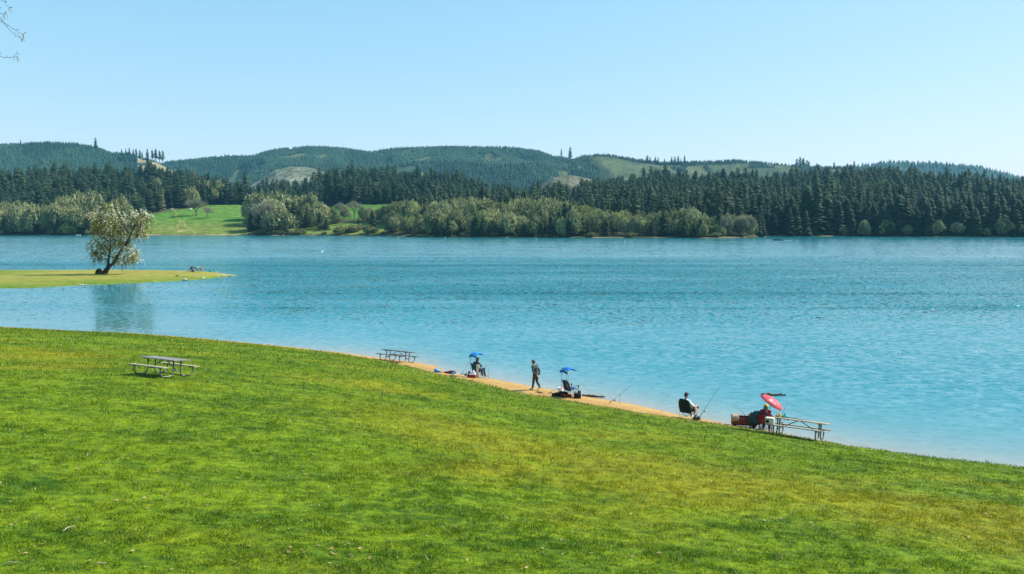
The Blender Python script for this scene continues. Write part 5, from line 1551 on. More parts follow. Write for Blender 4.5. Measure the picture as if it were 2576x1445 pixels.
bottle(onT(tC, -0.97, -0.02, 0.767), (0.78, 0.52, 0.05), 'shorter yellow bottle on the end of the laden table', 0.8)
def bag(name, caps, mat, loc, yaw, label, cat, voxel=0.012, wr=0.012, parts=()):
    e = empty(name, loc, yaw, label, cat)
    fused('body', caps, mat, e, voxel, 4, wrinkle=wr)
    for nm, pts, r, mt in parts:
        m = MB(); m.tube(pts, r, 7); m.build(nm, mt, e, True)
    return e
bag('plastic_bag', [((-.05, 0, .06), (.05, 0, .06), .06, .06), ((0, 0, .1), (0.02, 0, .19), .06, .025), ((.03, 0, .16), (.08, 0, .22), .025, .012)], cloth('teal_plastic', (0.02, 0.52, 0.52), sub=0.3), onT(tC, -0.66, 0.10, 0.767), 0.3, 'crumpled turquoise plastic bag on the laden table', 'bag', parts=[('handle', [(-.05, 0, .14), (-.03, 0, .22), (.01, 0, .17)], 0.008, cloth('teal_strap', (0.02, 0.45, 0.46)))])
# small tackle lying on the far bench
e = empty('fishing_reel', onT(tC, -0.92, 0.80, 0.468), 0.3, 'loose fishing reel lying on the far bench of the laden table', 'reel')
m = MB(); m.tube([(-.05, 0, .045), (0, 0, .045), (.05, 0, .045)], [0.03, 0.042, 0.036], 12); m.build('spool', M_REEL, e, True)
m = MB(); m.tube([(0, 0, .06), (.03, .06, .10), (.03, .06, .16)], 0.008, 6); m.build('handle', simple('reel_handle', (0.7, 0.7, 0.68), 0.4, 0.5), e, True)
# cream cooler on the near bench, red bottle-shaped bag beside it
ec = empty('cooler', onT(tC, -1.06, -0.79, 0.468), tC.rotation_euler.z + 0.12, 'cream soft cooler box with dark lid panel on the near bench beside the yellow-hatted person', 'cooler')
m = MB(); m.box((0, 0, 0.12), (0.36, 0.24, 0.24), bev=0.03); m.build('body', cloth('cream_cooler', (0.60, 0.52, 0.37), 0.08), ec, True)
m = MB(); m.box((0, 0, 0.262), (0.37, 0.25, 0.045), bev=0.015); m.build('lid', cloth('cooler_lid', (0.72, 0.65, 0.50), 0.06), ec, True)
m = MB(); m.box((-0.09, -0.122, 0.13), (0.12, 0.012, 0.15), bev=0.004); m.build('pocket', M_BLACK, ec)
m = MB(); m.tube([(-.17, 0, .22), (-.15, 0, .34), (.15, 0, .34), (.17, 0, .22)], 0.010, 7); m.build('handle', M_BLACK, ec, True)
pr = onT(tC, -1.16, -0.36, 0.0); pr.z = ground(pr.x, pr.y)
er = empty('folded_umbrella', pr, 0.2, 'dark red folded umbrella leaning upright against the laden table', 'umbrella')
m = MB(); m.lathe([(0.008, 0.05), (0.04, 0.25), (0.062, 0.48), (0.05, 0.60), (0.012, 0.68)], sides=12); m.build('canopy', M_RED, er, True)
m = MB(); m.tube([(0, 0, -0.02), (0, 0, 0.86)] + [(0.0 + 0.045 * (1 - math.cos(a)), 0, 0.86 + 0.045 * math.sin(a)) for a in np.linspace(0.3, PI, 7)], 0.011, 7); m.build('handle', simple('umbrella_handle', (0.03, 0.03, 0.03), 0.4), er, True)

# ================================================================== PINK UMBRELLA
def umbrella():
    top = atY(1948, 1003.5, pC.y + 0.9)
    low = atY(1905, 1082, pC.y + 0.45); low.z = ground(low.x, low.y) - 0.05
    ax = Vector((0.50, 0.10, 0.86)).normalized()
    top = low + (top - low)
    ax = (top - low).normalized()
    e = empty('sun_umbrella', low, 0, 'open pink-red sun umbrella tilted over the person in the yellow hat', 'umbrella')
    T = top - low; L = T.length
    m = MB(); m.tube([(0, 0, 0), T], 0.012, 8); m.tube([T * 0.52, T * 0.60], 0.018, 8); m.build('pole', simple('umbrella_pole', (0.10, 0.11, 0.12), 0.35, 0.6), e, True)
    tilt = (ax + Vector((0.0, -0.42, 0.0))).normalized()
    a = tilt.orthogonal().normalized(); b = tilt.cross(a)
    R, H, n = 0.57, 0.25, 8
    def rim(th, f):
        cusp = 1 - 0.10 * abs(math.sin(th * n / 2)) * f
        r = R * math.sin(f * PI / 2 * 0.93) / math.sin(PI / 2 * 0.93) * cusp
        z = -H * (1 - math.cos(f * PI / 2 * 0.93)) / (1 - math.cos(PI / 2 * 0.93)) + 0.02 * abs(math.sin(th * n / 2)) * math.sin(PI * f)* -1
        return T + (a * math.cos(th) + b * math.sin(th)) * r + tilt * z
    m = MB(); m.sheet([[rim(2 * PI * j / 48, max(0.02, i / 8)) for j in range(49)] for i in range(9)], 0.006)
    m.build('canopy', simple('pink_umbrella_cloth', (0.90, 0.16, 0.20), 0.45, var=0.1, scale=6, sub=0.45), e, True)
    for k in range(n):
        th = 2 * PI * k / n
        m = MB(); m.tube([rim(th, f) - tilt * 0.012 for f in (0.02, 0.3, 0.6, 0.85, 1.0)], 0.004, 5); m.build('rib', M_STAKE, e, True)
    m = MB(); m.tube([T, T + tilt * 0.06], [0.012, 0.004], 7); m.build('tip', M_STAKE, e, True)
umbrella()

# ================================================================== BAGGAGE ALONG THE SAND
def wagon():
    p = G(1871, 1074.5)
    e = empty('folding_wagon', p, rad(-10), 'low brown-red folding wagon with crossed frame bars behind the seated pair', 'wagon')
    L_, W_ = 1.15, 0.52
    fab = cloth('brown_wagon_cloth', (0.16, 0.040, 0.018), 0.3)
    m = MB()
    z0, z1 = 0.14, 0.54
    for P in ([[(-L_/2, -W_/2 + 0.015 * math.sin(3 * j), z0 + (z1 - z0) * i / 4 - 0.04 * math.sin(PI * j / 10) * (i == 4)) if False else (-L_/2 + L_ * j / 10, s * W_/2 + 0.012 * math.sin(2.4 * j), z0 + (z1 - z0) * i / 4 - 0.035 * math.sin(PI * j / 10) * (i == 4)) for j in range(11)] for i in range(5)] for s in (-1, 1)):
        m.sheet(P, 0.012)
    for s in (-1, 1): m.sheet([[(s * L_/2, -W_/2 + W_ * j / 4, z0 + (z1 - z0) * i / 3) for j in range(5)] for i in range(4)], 0.012)
    m.sheet([[(-L_/2 + L_ * j / 4, -W_/2 + W_ * i / 2, z0) for j in range(5)] for i in range(3)], 0.014)
    m.build('tub', fab, e, True)
    bar = simple('wagon_bar', (0.10, 0.085, 0.075), 0.45, 0.5)
    for s in (-1, 1):
        m = MB(); y = s * (W_/2 + 0.025)
        for x0, x1 in ((-0.56, -0.02), (0.02, 0.56)): m.tube([(x0, y, 0.10), (x1, y, 0.52)], 0.010, 6); m.tube([(x1, y, 0.10), (x0, y, 0.52)], 0.010, 6)
        for x in (-0.57, 0.57): m.tube([(x, y, 0.06), (x, y, 0.57)], 0.012, 6)
        m.build('side_bars', bar, e, True)
    for x in (-0.45, 0.45):
        for s in (-1, 1):
            m = MB(); R_ = Matrix.Rotation(PI / 2, 3, 'X'); m.lathe([(0.001, -0.025), (0.085, -0.025), (0.09, 0), (0.085, 0.025), (0.001, 0.025)], (x, s * 0.24, 0.09), 16, R_); m.build('wheel', simple('wagon_wheel', (0.015, 0.015, 0.015), 0.7), e, True)
    o = MB()
    P = []
    for i in range(9):
        f = i / 8
        P.append([(-0.60 + 0.33 * j / 6 + 0.42 * max(0, f - 0.5), -0.33 + 0.10 * f + 0.42 * f, 0.585 + 0.012 * math.sin(j * 2.6) + 0.05 * math.sin(PI * f) * (0.6 + .4 * math.sin(2 * j)) - (0.24 * max(0, 0.14 - f) / 0.14)) for j in range(7)])
    o.sheet(P, 0.02)
    q = o.build('blanket', cloth('tan_striped_cloth', (0.34, 0.235, 0.175), 0.45), None, True); q.location = p; q.rotation_euler = (0, 0, rad(-10))
    tag(q, 'tan crumpled cloth thrown over the end of the brown wagon', 'cloth')
wagon()

# dark green jacket over the second red chair
def jacket():
    p = ch5.location; e = empty('jacket', p, rad(-12), 'dark green jacket hung over the back of a camp chair beside the red vest', 'jacket')
    m = cloth('green_jacket_cloth', (0.010, 0.050, 0.052), 0.35)
    fused('body', [((-.22, -.42, .80), (.22, -.42, .82), .09, .09), ((-.12, -.43, .90), (.12, -.43, .91), .08, .08), ((-.24, -.44, .72), (-.27, -.42, .40), .08, .07), ((0, -.46, .80), (0, -.45, .40), .13, .11), ((.22, -.44, .74), (.2, -.42, .42), .09, .08), ((-.12, -.46, .8), (-.15, -.44, .42), .1, .1), ((.12, -.46, .8), (.1, -.44, .4), .1, .1)], m, e, 0.014, 3, wrinkle=0.03)
    fused('sleeve', [((.26, -.40, .84), (.34, -.34, .66), .085, .075), ((.34, -.34, .66), (.30, -.36, .48), .075, .055)], m, e, 0.012, 3, wrinkle=0.02)
    fused('sleeve', [((-.26, -.42, .82), (-.34, -.40, .60), .085, .07), ((-.34, -.40, .60), (-.33, -.42, .44), .07, .055)], m, e, 0.012, 3, wrinkle=0.02)
jacket()

# towel over the canopy chair's back
def towel():
    p = ch1.location; yaw = ch1.rotation_euler.z
    m = MB(); P = []
    for i in range(15):
        f = i / 14
        if f < 0.2: y, z = -0.36 + 0.05 * (0.2 - f) * 5, 0.95 - 0.25 * (0.2 - f) * 2
        else: y, z = -0.425 - 0.02 * math.sin(3 * f), 0.96 - 0.86 * (f - 0.2) / 0.8
        P.append([(0.22 + 0.24 * j / 6 * (1 - 0.3 * f) + 0.02 * f, y + 0.022 * math.sin(j * 2.3 + f * 2), z + 0.0) for j in range(7)])
    m.sheet(P, 0.014)
    o = m.build('towel', cloth('cream_towel', (0.66, 0.54, 0.38), 0.15), None, True); o.location = p; o.rotation_euler = (0, 0, yaw)
    tag(o, 'long cream towel hanging from the back of the teal canopy chair', 'towel')
towel()

# bags and coolers round the canopy chair
bag('duffel_bag', [((-.28, 0, .12), (-.02, 0, .05), .11, .05), ((-.22, 0, .10), (.18, 0, .03), .08, .03), ((-.25, .04, .2), (-.1, .02, .10), .06, .05)], cloth('bright_blue_bag', (0.005, 0.25, 0.62)), G(1106, 937.5), rad(-12), 'flattened bright blue bag lying on the grass edge by the sand spit', 'bag')
bag('jacket', [((-.34, 0, .07), (.30, 0, .10), .07, .10), ((-.1, .03, .12), (.22, .02, .16), .08, .07), ((.22, 0, .15), (.32, 0, .20), .05, .03)], cloth('maroon_cloth', (0.13, 0.014, 0.035), 0.4), G(1131, 941), rad(-6), 'crumpled maroon jacket lying beside the flattened blue bag', 'jacket', wr=0.03)
bag('stuff_sack', [((-.05, 0, .06), (.05, 0, .06), .06, .07), ((0, 0, .1), (0, 0, .13), .06, .05)], cloth('bright_blue_sack', (0.008, 0.33, 0.75)), G(1139.5, 942.5), 0, 'small bright blue sack at the end of the crumpled maroon jacket', 'bag')
bag('drawstring_bag', [((-.09, 0, .05), (.09, 0, .05), .06, .05), ((0, 0, .08), (0, 0, .2), .09, .02)], cloth('slate_cloth', (0.10, 0.11, 0.16)), G(1173, 945.5), 0, 'small slate-grey pointed bag between the propped rod and the red cooler', 'bag')
e = empty('cooler', G(1189, 951), rad(-8), 'red cooler box with pale lid beside the canopy chair legs', 'cooler')
e.scale = (0.85, 0.85, 0.85)
m = MB(); m.box((0, 0, 0.12), (0.48, 0.30, 0.24), bev=0.025); m.build('body', simple('cooler_red', (0.30, 0.010, 0.016), 0.4), e, True)
m = MB(); m.box((0, 0, 0.275), (0.50, 0.32, 0.07), bev=0.02); m.build('lid', simple('cooler_white', (0.62, 0.63, 0.66), 0.4), e, True)
m = MB(); m.tube([(-.255, 0, .2), (-.27, -.05, .24), (-.27, .05, .24), (-.255, 0, .2)], 0.012, 6); m.build('handle', simple('cooler_handle', (0.7, 0.7, 0.7), 0.4), e, True)
pc = e.location
bag('plastic_bag', [((-.06, 0, .07), (.07, 0, .07), .07, .07), ((0, 0, .12), (0.02, 0, .22), .08, .03)], cloth('white_plastic', (0.82, 0.82, 0.80), 0.06, sub=0.25), pc + Vector((0.05, 0.02, 0.262)), 0, 'white plastic bag standing on the red cooler', 'bag', parts=[('handle', [(-.04, 0, .16), (-.01, 0, .26), (.03, 0, .2)], 0.008, cloth('white_strap', (0.8, 0.8, 0.78)))])
bag('shoulder_bag', [((-.05, 0, .08), (.05, 0, .08), .08, .08), ((0, 0, .12), (0, 0, .28), .1, .07)], M_BLACK, G(1180.5, 949), 0.2, 'black shoulder bag standing at the end of the red cooler', 'bag', parts=[('strap', bez((-.08, 0, .3), (-.02, 0, .52), (.08, 0, .28), 8), 0.012, M_BLACK)])

# round the empty navy chair
e = empty('bucket', G(1410.5, 991.5), 0, 'white plastic bucket with pinkish rim beside the empty navy chair', 'bucket')
m = MB(); m.lathe([(0.001, 0.0), (0.135, 0.0), (0.16, 0.36), (0.153, 0.36), (0.128, 0.02), (0.001, 0.02)], sides=24); m.build('body', simple('bucket_white', (0.80, 0.74, 0.66), 0.4, var=0.06), e, True)
m = MB(); m.lathe([(0.158, 0.335), (0.172, 0.335), (0.172, 0.368), (0.158, 0.368), (0.158, 0.335)], sides=24); m.build('rim', simple('bucket_rim', (0.72, 0.36, 0.32), 0.4), e, True)
m = MB(); m.tube([(0.17 * math.cos(a), -0.10 * math.sin(a) - 0.03, 0.34 - 0.14 * math.sin(a)) for a in np.linspace(0, PI, 12)], 0.005, 5); m.build('handle', M_STAKE, e, True)
bag('clothes_heap', [((-.36, 0, .08), (.05, 0, .12), .09, .13), ((0, .05, .15), (.30, .04, .16), .13, .12), ((.2, 0, .1), (.42, .03, .12), .1, .08)], cloth('black_clothes', (0.010, 0.008, 0.009), 0.4), G(1408, 997.5), rad(-8), 'heap of black clothing on the sand before the white bucket', 'clothes', wr=0.04)
bag('sports_bag', [((-.22, 0, .09), (.2, 0, .08), .10, .09), ((-.1, 0, .12), (.1, 0, .12), .08, .07)], cloth('dark_red_cloth', (0.15, 0.018, 0.018), 0.4), G(1425, 1000), rad(-6), 'dark red bag lying under the empty navy chair', 'bag', wr=0.02, parts=[('strap', [(.2, -.05, .12), (.34, -.12, .06), (.44, -.10, .03)], 0.014, cloth('red_strap', (0.30, 0.05, 0.05))), ('tag', [(-.10, -.11, .13), (-.06, -.13, .10)], 0.022, simple('pink_tag', (0.8, 0.25, 0.25), 0.5))])
e = empty('tackle_box', G(1453, 1001.8), rad(-14), 'black soft tackle box with pale end panel right of the empty navy chair', 'box')
m = MB(); m.box((0, 0, 0.13), (0.40, 0.24, 0.26), bev=0.025); m.build('body', M_BLACK, e, True)
m = MB(); m.box((0.206, 0, 0.13), (0.014, 0.18, 0.2), bev=0.004); m.build('panel', cloth('grey_panel', (0.32, 0.34, 0.33)), e)
m = MB(); m.tube(bez((-.15, 0, .255), (0, 0, .36), (.15, 0, .255), 8), 0.011, 6); m.build('handle', M_BLACK, e, True)
bag('camera_case', [((-.05, 0, .05), (.05, 0, .05), .05, .05), ((-.03, 0, .10), (.04, 0, .11), .05, .04)], M_BLACK, e.location + Vector((0.10, 0.03, 0.265)), 0.3, 'small black pouch on top of the black tackle box', 'pouch', parts=[('strap', bez((-.06, 0, .1), (-.12, 0, .22), (-.02, 0, .16), 7), 0.008, M_BLACK)])
# backpack hanging on the navy chair's back
def chair_pt(c, x, y, z): return (Matrix.Translation(c.location) @ Matrix.Rotation(c.rotation_euler.z, 4, 'Z')) @ Vector((x, y, z))
bag('backpack', [((0, 0, -.16), (0, 0, .12), .12, .10), ((-.05, 0, -.12), (.05, 0, -.12), .10, .10), ((0, -.05, -.1), (0, -.04, 0), .09, .07)], cloth('dark_backpack', (0.016, 0.018, 0.028), 0.3), chair_pt(ch2, 0.20, -0.56, 0.80), ch2.rotation_euler.z, 'dark round backpack hanging on the back of the empty navy chair', 'backpack', parts=[('strap', [(-.04, 0.02, .2), (-.02, 0.10, .26), (.03, 0.04, .2)], 0.012, M_BLACK)])
# sandals
M_SAND = simple('sandal_rubber', (0.09, 0.065, 0.05), 0.7, var=0.3)
for k, (u, v, yw, lb) in enumerate(((1354.5, 987.6, 0.2, 'dark sandal on the sand behind the walking man, the farther one of the pair'), (1360.5, 990, -0.3, 'dark sandal on the sand behind the walking man, the nearer one of the pair'))):
    e = empty('sandal', G(u, v), yw, lb, 'sandal', 'pair of sandals on the sand')
    P = [[(x, s * (0.042 + 0.012 * math.sin((x + .14) * 11)), 0.02 + 0.02 * max(0, -x)) for s in (-1, -.5, 0, .5, 1)] for x in np.linspace(-.15, .15, 9)]
    m = MB(); m.sheet(P, 0.03); m.build('sole', M_SAND, e, True)
    m = MB(); m.tube([(0.03, -.045, .03), (0.04, 0, .085), (0.03, .045, .03)], 0.014, 6); m.tube([(-.06, -.045, .03), (-.07, 0, .09), (-.06, .045, .03)], 0.012, 6); m.build('strap', simple('sandal_strap', (0.25, 0.21, 0.18), 0.7), e, True)
# driftwood in the shallows
log(onz(1492, 998.6, 0.02), 1.45, 0.075, rad(-14), M_DARKWOOD, 'dark knobbly driftwood branch lying in the shallows beside the black tackle box', knots=4)
log(onz(1946, 995.2, 0.0), 1.42, 0.095, rad(-6), M_DARKWOOD, 'dark log floating in the water just beyond the pink umbrella', knots=3)
# clump of stones and weed at the little sand point
M_PEB = simple('pebble', (0.34, 0.27, 0.19), 0.8, var=0.4)
for u, v, s in ((1108, 929.5, 0.06), (1113, 931.5, 0.05), (1102, 927.5, 0.045), (1098, 925, 0.05)):
    stone(G(u, v), s, 'small brown stone at the tip of the sand point behind the blue bag', M_PEB)['group'] = 'stones on the sand point'
# twigs in the foreground grass
M_TWIG = simple('dry_twig', (0.40, 0.33, 0.24), 0.8, var=0.3, scale=20)
for a, b, lb in (((158, 1343), (188, 1330), 'pale dry stick in the lower grass, tilted, beneath the lone table'), ((10, 1428), (48, 1422), 'dry stick in the grass at the lowest corner of the lawn'), ((238, 1428), (268, 1424), 'thin dry stick in the grass near the patch of dead leaves')):
    p, q = G(*a), G(*b); m = MB(); d = q - p
    m.tube([Vector((0, 0, .035)), d * 0.35 + Vector((0, .02, .06)), d * 0.7 + Vector((0, -.01, .05)), d + Vector((0, 0, .045))], [0.010, 0.009, 0.007, 0.004], 6); o = m.build('stick', M_TWIG, None, True); o.location = p; tag(o, lb, 'stick')

# things at the spit table
def pD_(x, y, z): return onT(tD, x, y, z)
bag('plastic_bag', [((-.12, 0, .07), (.12, 0, .07), .08, .08), ((0, 0, .1), (.05, 0, .2), .1, .06)], cloth('white_bag_far', (0.80, 0.80, 0.78), 0.06), pD_(0.55, 0.1, 0.767), 0, 'white bag lying on the distant spit table', 'bag', 0.02)
bag('bundle', [((-.2, 0, .06), (.25, 0, .10), .06, .05)], M_BLACK, pD_(0.25, -0.18, 0.767), 0.3, 'black bundle on the distant spit table before the hunched person', 'bundle', 0.02)
e = empty('cooler', pD_(0.95, 0.79, 0.468), tD.rotation_euler.z, 'orange-red cooler on the end of the distant spit table bench', 'cooler')
m = MB(); m.box((0, 0, 0.12), (0.5, 0.26, 0.22), bev=0.02); m.build('body', simple('cooler_orange', (0.62, 0.13, 0.06), 0.4), e, True)
m = MB(); m.box((0, 0, 0.255), (0.52, 0.28, 0.05), bev=0.02); m.build('lid', simple('cooler_orange_lid', (0.70, 0.20, 0.12), 0.4), e, True)
e = empty('bucket', spit_ground(529, 684.6), 0, 'green bucket standing in the grass near the spit tip', 'bucket')
m = MB(); m.lathe([(0.001, 0.0), (0.15, 0.0), (0.20, 0.40), (0.19, 0.40), (0.14, 0.02), (0.001, 0.02)], sides=20); m.build('body', simple('bucket_green', (0.01, 0.22, 0.10), 0.4), e, True)
m = MB(); m.tube([(0.2 * math.cos(a), 0, 0.38 + 0.14 * math.sin(a)) for a in np.linspace(0, PI, 12)], 0.008, 5); m.build('handle', M_STAKE, e, True)
# ================================================================== PEOPLE
M_SKIN = simple('skin', (0.50, 0.29, 0.20), 0.55, var=0.08, scale=20)
M_SKIND = simple('skin_tanned', (0.36, 0.20, 0.14), 0.55, var=0.08, scale=20)
M_EYE = simple('eye', (0.02, 0.018, 0.016), 0.2)
V3 = Vector
def hand_caps(w, d, n, side, curl=0.5, s=1.0):
    """wrist w, pointing d, palm normal n (towards the palm side); five separate fingers"""
    d = V3(d).normalized(); n = V3(n); n = (n - d * n.dot(d)).normalized(); t = d.cross(n) * side
    c = []
    base = w + d * 0.02 * s
    for k, (o, L) in enumerate(((0.030, 0.072), (0.010, 0.080), (-0.010, 0.074), (-0.029, 0.058))):
        k0 = w + d * 0.085 * s + t * o * s
        c.append((base + t * o * 0.6 * s, k0, 0.016 * s, 0.0115 * s))
        a1 = curl * (0.8 + 0.1 * k); d1 = d * math.cos(a1) + n * math.sin(a1); k1 = k0 + d1 * L * 0.5 * s
        d2 = d * math.cos(2.1 * a1) + n * math.sin(2.1 * a1); k2 = k1 + d2 * L * 0.32 * s
        d3 = d * math.cos(2.8 * a1) + n * math.sin(2.8 * a1); k3 = k2 + d3 * L * 0.22 * s
        c += [(k0, k1, 0.0095 * s, 0.0085 * s), (k1, k2, 0.0085 * s, 0.0080 * s), (k2, k3, 0.0080 * s, 0.0068 * s)]
    th = (t * 0.75 + d * 0.6 + n * 0.35).normalized(); t0 = w + d * 0.03 * s + t * 0.024 * s; t1 = t0 + th * 0.042 * s; t2 = t1 + (th * 0.6 + d * 0.7 + n * 0.2).normalized() * 0.032 * s
    c += [(t0, t1, 0.014 * s, 0.0105 * s), (t1, t2, 0.0105 * s, 0.008 * s)]
    return c
def head_caps(h, f, up):
    f = V3(f).normalized(); up = V3(up); up = (up - f * up.dot(f)).normalized(); r = f.cross(up)
    P = lambda x, y, z: h + r * x + f * y + up * z
    return [(P(0, -.02, .035), P(0, .02, .035), .088, .084), (P(0, -.03, .0), P(0, .035, -.03), .075, .062), (P(0, .035, -.055), P(0, .055, -.085), .050, .034), (P(-.03, .03, -.06), P(.03, .03, -.06), .045, .045),
            (P(0, .088, .015), P(0, .108, -.018), .010, .016), (P(-.035, .078, .03), P(.035, .078, .03), .014, .014), (P(-.022, .075, -.055), P(.022, .075, -.055), .011, .011),
            (P(-.082, -.005, .02), P(-.088, -.015, -.015), .018, .013), (P(.082, -.005, .02), P(.088, -.015, -.015), .018, .013)], P
def person(loc, yaw, J, label, shirt, trousers, shoes, skin=None, sleeve=1.0, group=None, build=1.0, hair=None, cap=None, beard=None, vest=None, curl=0.5, palm=((0, 0, 1), (0, 0, 1)), handdir=None, hat=None, legs_on=True, sole=None):
    skin = skin or M_SKIN
    e = empty('person', loc, yaw, label, 'person', group)
    J = {k: (V3(v) if not isinstance(v, list) else [V3(q) for q in v]) for k, v in J.items()}
    pel, che, nek, hd = J['pelvis'], J['chest'], J['neck'], J['head']
    b = build
    hc, HP = head_caps(hd, J['face'], J['up'])
    body = list(hc) + [(nek, lerpv(nek, hd, 0.6), .058, .052), (pel, lerpv(pel, che, .5), .125 * b, .115 * b), (lerpv(pel, che, .5), che, .115 * b, .135 * b), (che, nek, .12 * b, .06)]
    sh, to, sl = [], [], []
    sh += [(lerpv(pel, che, .06), lerpv(pel, che, .5), .150 * b, .142 * b), (lerpv(pel, che, .5), che, .142 * b, .160 * b), (che, lerpv(che, nek, .75), .140 * b, .075)]
    sx = (J['shoulder'][1] - J['shoulder'][0]).normalized()
    sh += [(che - sx * .07, che + sx * .07, .135 * b, .135 * b), (J['shoulder'][0], J['shoulder'][1], .078, .078)]
    to += [(J['hip'][0], J['hip'][1], .125 * b, .125 * b), (pel, lerpv(pel, che, .12), .135 * b, .13 * b)]
    body += [(J['shoulder'][0], J['shoulder'][1], .062, .062), (J['hip'][0], J['hip'][1], .10 * b, .10 * b)]
    for i, s in enumerate((-1, 1)):
        S, E, Wr = J['shoulder'][i], J['elbow'][i], J['wrist'][i]
        body += [(S, E, .052, .042), (E, Wr, .042, .027)]
        dd = (Wr - E).normalized() if handdir is None or handdir[i] is None else V3(handdir[i])
        body += hand_caps(Wr, dd, palm[i], s if dd.z > -0.5 else s, curl)
        if sleeve >= 1.0: sh += [(S, E, .070, .060), (E, lerpv(E, Wr, .97), .060, .044)]
        else: sh += [(S, lerpv(S, E, sleeve), .074, .066)]
        H, K, A, T = J['hip'][i], J['knee'][i], J['ankle'][i], J['toe'][i]
        body += [(H, K, .088 * b, .056), (K, A, .054, .036)]
        body += [(A - V3((0, 0, .02)), lerpv(A, T, .8) - V3((0, 0, 0.0)), .036, .03)]
        to += [(H, K, .112 * b, .078), (K, lerpv(K, A, .93), .076, .060)]
        ft = (T - A); heel = A - ft.normalized() * .045
        shc = [(heel + V3((0, 0, -.03)), lerpv(A, T, .55) + V3((0, 0, -.02)), .044, .046), (lerpv(A, T, .5) + V3((0, 0, -.015)), T, .046, .036), (A + V3((0, 0, .015)), A + V3((0, 0, -.02)), .046, .048)]
        fused('shoe', shc, shoes, e, 0.009, 2)
    fused('body', body, skin, e, 0.0065, 2)
    fused('shirt', sh, shirt, e, 0.011, 3, wrinkle=0.010)
    fused('trousers', to, trousers, e, 0.011, 3, wrinkle=0.012)
    if vest: fused('vest', [(a, c, r0 * 1.09, r1 * 1.09) for a, c, r0, r1 in sh[:5]][:4] + [(J['shoulder'][0], J['shoulder'][1], .087, .087)], vest, e, 0.012, 3, wrinkle=0.012)
    for s in (-1, 1):
        m = MB(); m.tube([HP(s * .034, .082, .018), HP(s * .034, .094, .018)], [0.009, 0.005], 8); m.build('eye', M_EYE, e, True)
    if hair:
        mat, long = hair
        hcps = [(HP(0, -.03, .045), HP(0, .005, .055), .096, .090), (HP(0, -.05, .0), HP(0, -.055, -.05), .072, .05)]
        if long: hcps += [(HP(-.05, -.05, -.02), HP(-.06, -.05, -.13), .055, .05), (HP(.05, -.05, -.02), HP(.06, -.05, -.13), .055, .05), (HP(0, -.07, -.02), HP(0, -.07, -.14), .06, .055)]
        fused('hair', hcps, mat, e, 0.010, 2, wrinkle=0.008)
    if beard: fused('beard', [(HP(-.05, .04, -.07), HP(.05, .04, -.07), .038, .038), (HP(0, .07, -.08), HP(0, .07, -.115), .036, .022)], beard, e, 0.009, 2, wrinkle=0.005)
    if cap:
        m = MB()
        m.sheet([[HP(.100 * math.sin(t) * math.cos(a), .100 * math.sin(t) * math.sin(a) * 1.06 - .005, .052 + .098 * math.cos(t)) for a in np.linspace(0, 2 * PI, 25)] for t in np.linspace(0.05, 1.62, 9)], 0.006)
        m.build('cap', cap, e, True)
        cp = e.children[-1]
        m = MB(); m.sheet([[HP(x, .085 + q * .085 * (1 - 0.35 * (x / .075) ** 2), .045 - .012 * q - 1.6 * x * x) for x in np.linspace(-.075, .075, 9)] for q in np.linspace(0, 1, 5)], 0.006); m.build('peak', cap, cp, True)
    if hat:
        m = MB()
        m.sheet([[HP(.104 * math.sin(t) * math.cos(a), .106 * math.sin(t) * math.sin(a) - .008, .048 + .108 * math.cos(t)) for a in np.linspace(0, 2 * PI, 25)] for t in np.linspace(0.05, 1.75, 9)], 0.012)
        m.build('hat', hat, e, True)
    return e, J, HP

def seated(lean=0.10, head=(0, .06, 1.24), face=(0, 1, 0), up=(0, -.05, 1), spread=.12, foot=.50, hands='lap', kz=.52):
    J = dict(pelvis=(0, -.10, .52), chest=(0, -.16 - lean * .3, .86), neck=(0, -.15 - lean * .3, 1.05), head=head, face=face, up=up,
             shoulder=[(-.18, -.15 - lean * .3, .98), (.18, -.15 - lean * .3, .98)], hip=[(-.09, -.06, .50), (.09, -.06, .50)], knee=[(-spread, .36, kz), (spread, .36, kz)],
             ankle=[(-spread, foot, .09), (spread, foot, .09)], toe=[(-spread - .02, foot + .17, .04), (spread + .03, foot + .17, .04)])
    if hands == 'arm': J.update(elbow=[(-.30, -.12, .72), (.30, -.12, .72)], wrist=[(-.27, .12, .70), (.27, .12, .70)])
    elif hands == 'front': J.update(elbow=[(-.27, -.02, .76), (.28, .0, .76)], wrist=[(-.08, .16, .78), (.10, .17, .76)])
    else: J.update(elbow=[(-.27, -.05, .74), (.27, -.05, .74)], wrist=[(-.10, .20, .64), (.12, .20, .64)])
    return J

M_BLKSHIRT = cloth('black_shirt', (0.020, 0.018, 0.018)); M_JEANS = cloth('dark_jeans', (0.018, 0.024, 0.045)); M_DARKHAIR = simple('dark_hair', (0.020, 0.013, 0.010), 0.5, var=0.3, scale=60)
M_WHITE = cloth('white_cotton', (0.82, 0.82, 0.82), 0.05); M_OLIVE = cloth('olive_trousers', (0.050, 0.046, 0.026)); M_GREYS = cloth('charcoal_sweater', (0.040, 0.050, 0.048))
M_SHOEW = simple('pale_shoe', (0.62, 0.56, 0.50), 0.6, var=0.1); M_SHOED = simple('dark_shoe', (0.03, 0.027, 0.025), 0.6)
M_BROWNCAP = cloth('brown_cap', (0.15, 0.055, 0.045)); M_DARKCAP = cloth('dark_cap', (0.035, 0.028, 0.028)); M_GREYB = simple('grey_beard', (0.14, 0.13, 0.12), 0.8, var=0.3, scale=60)

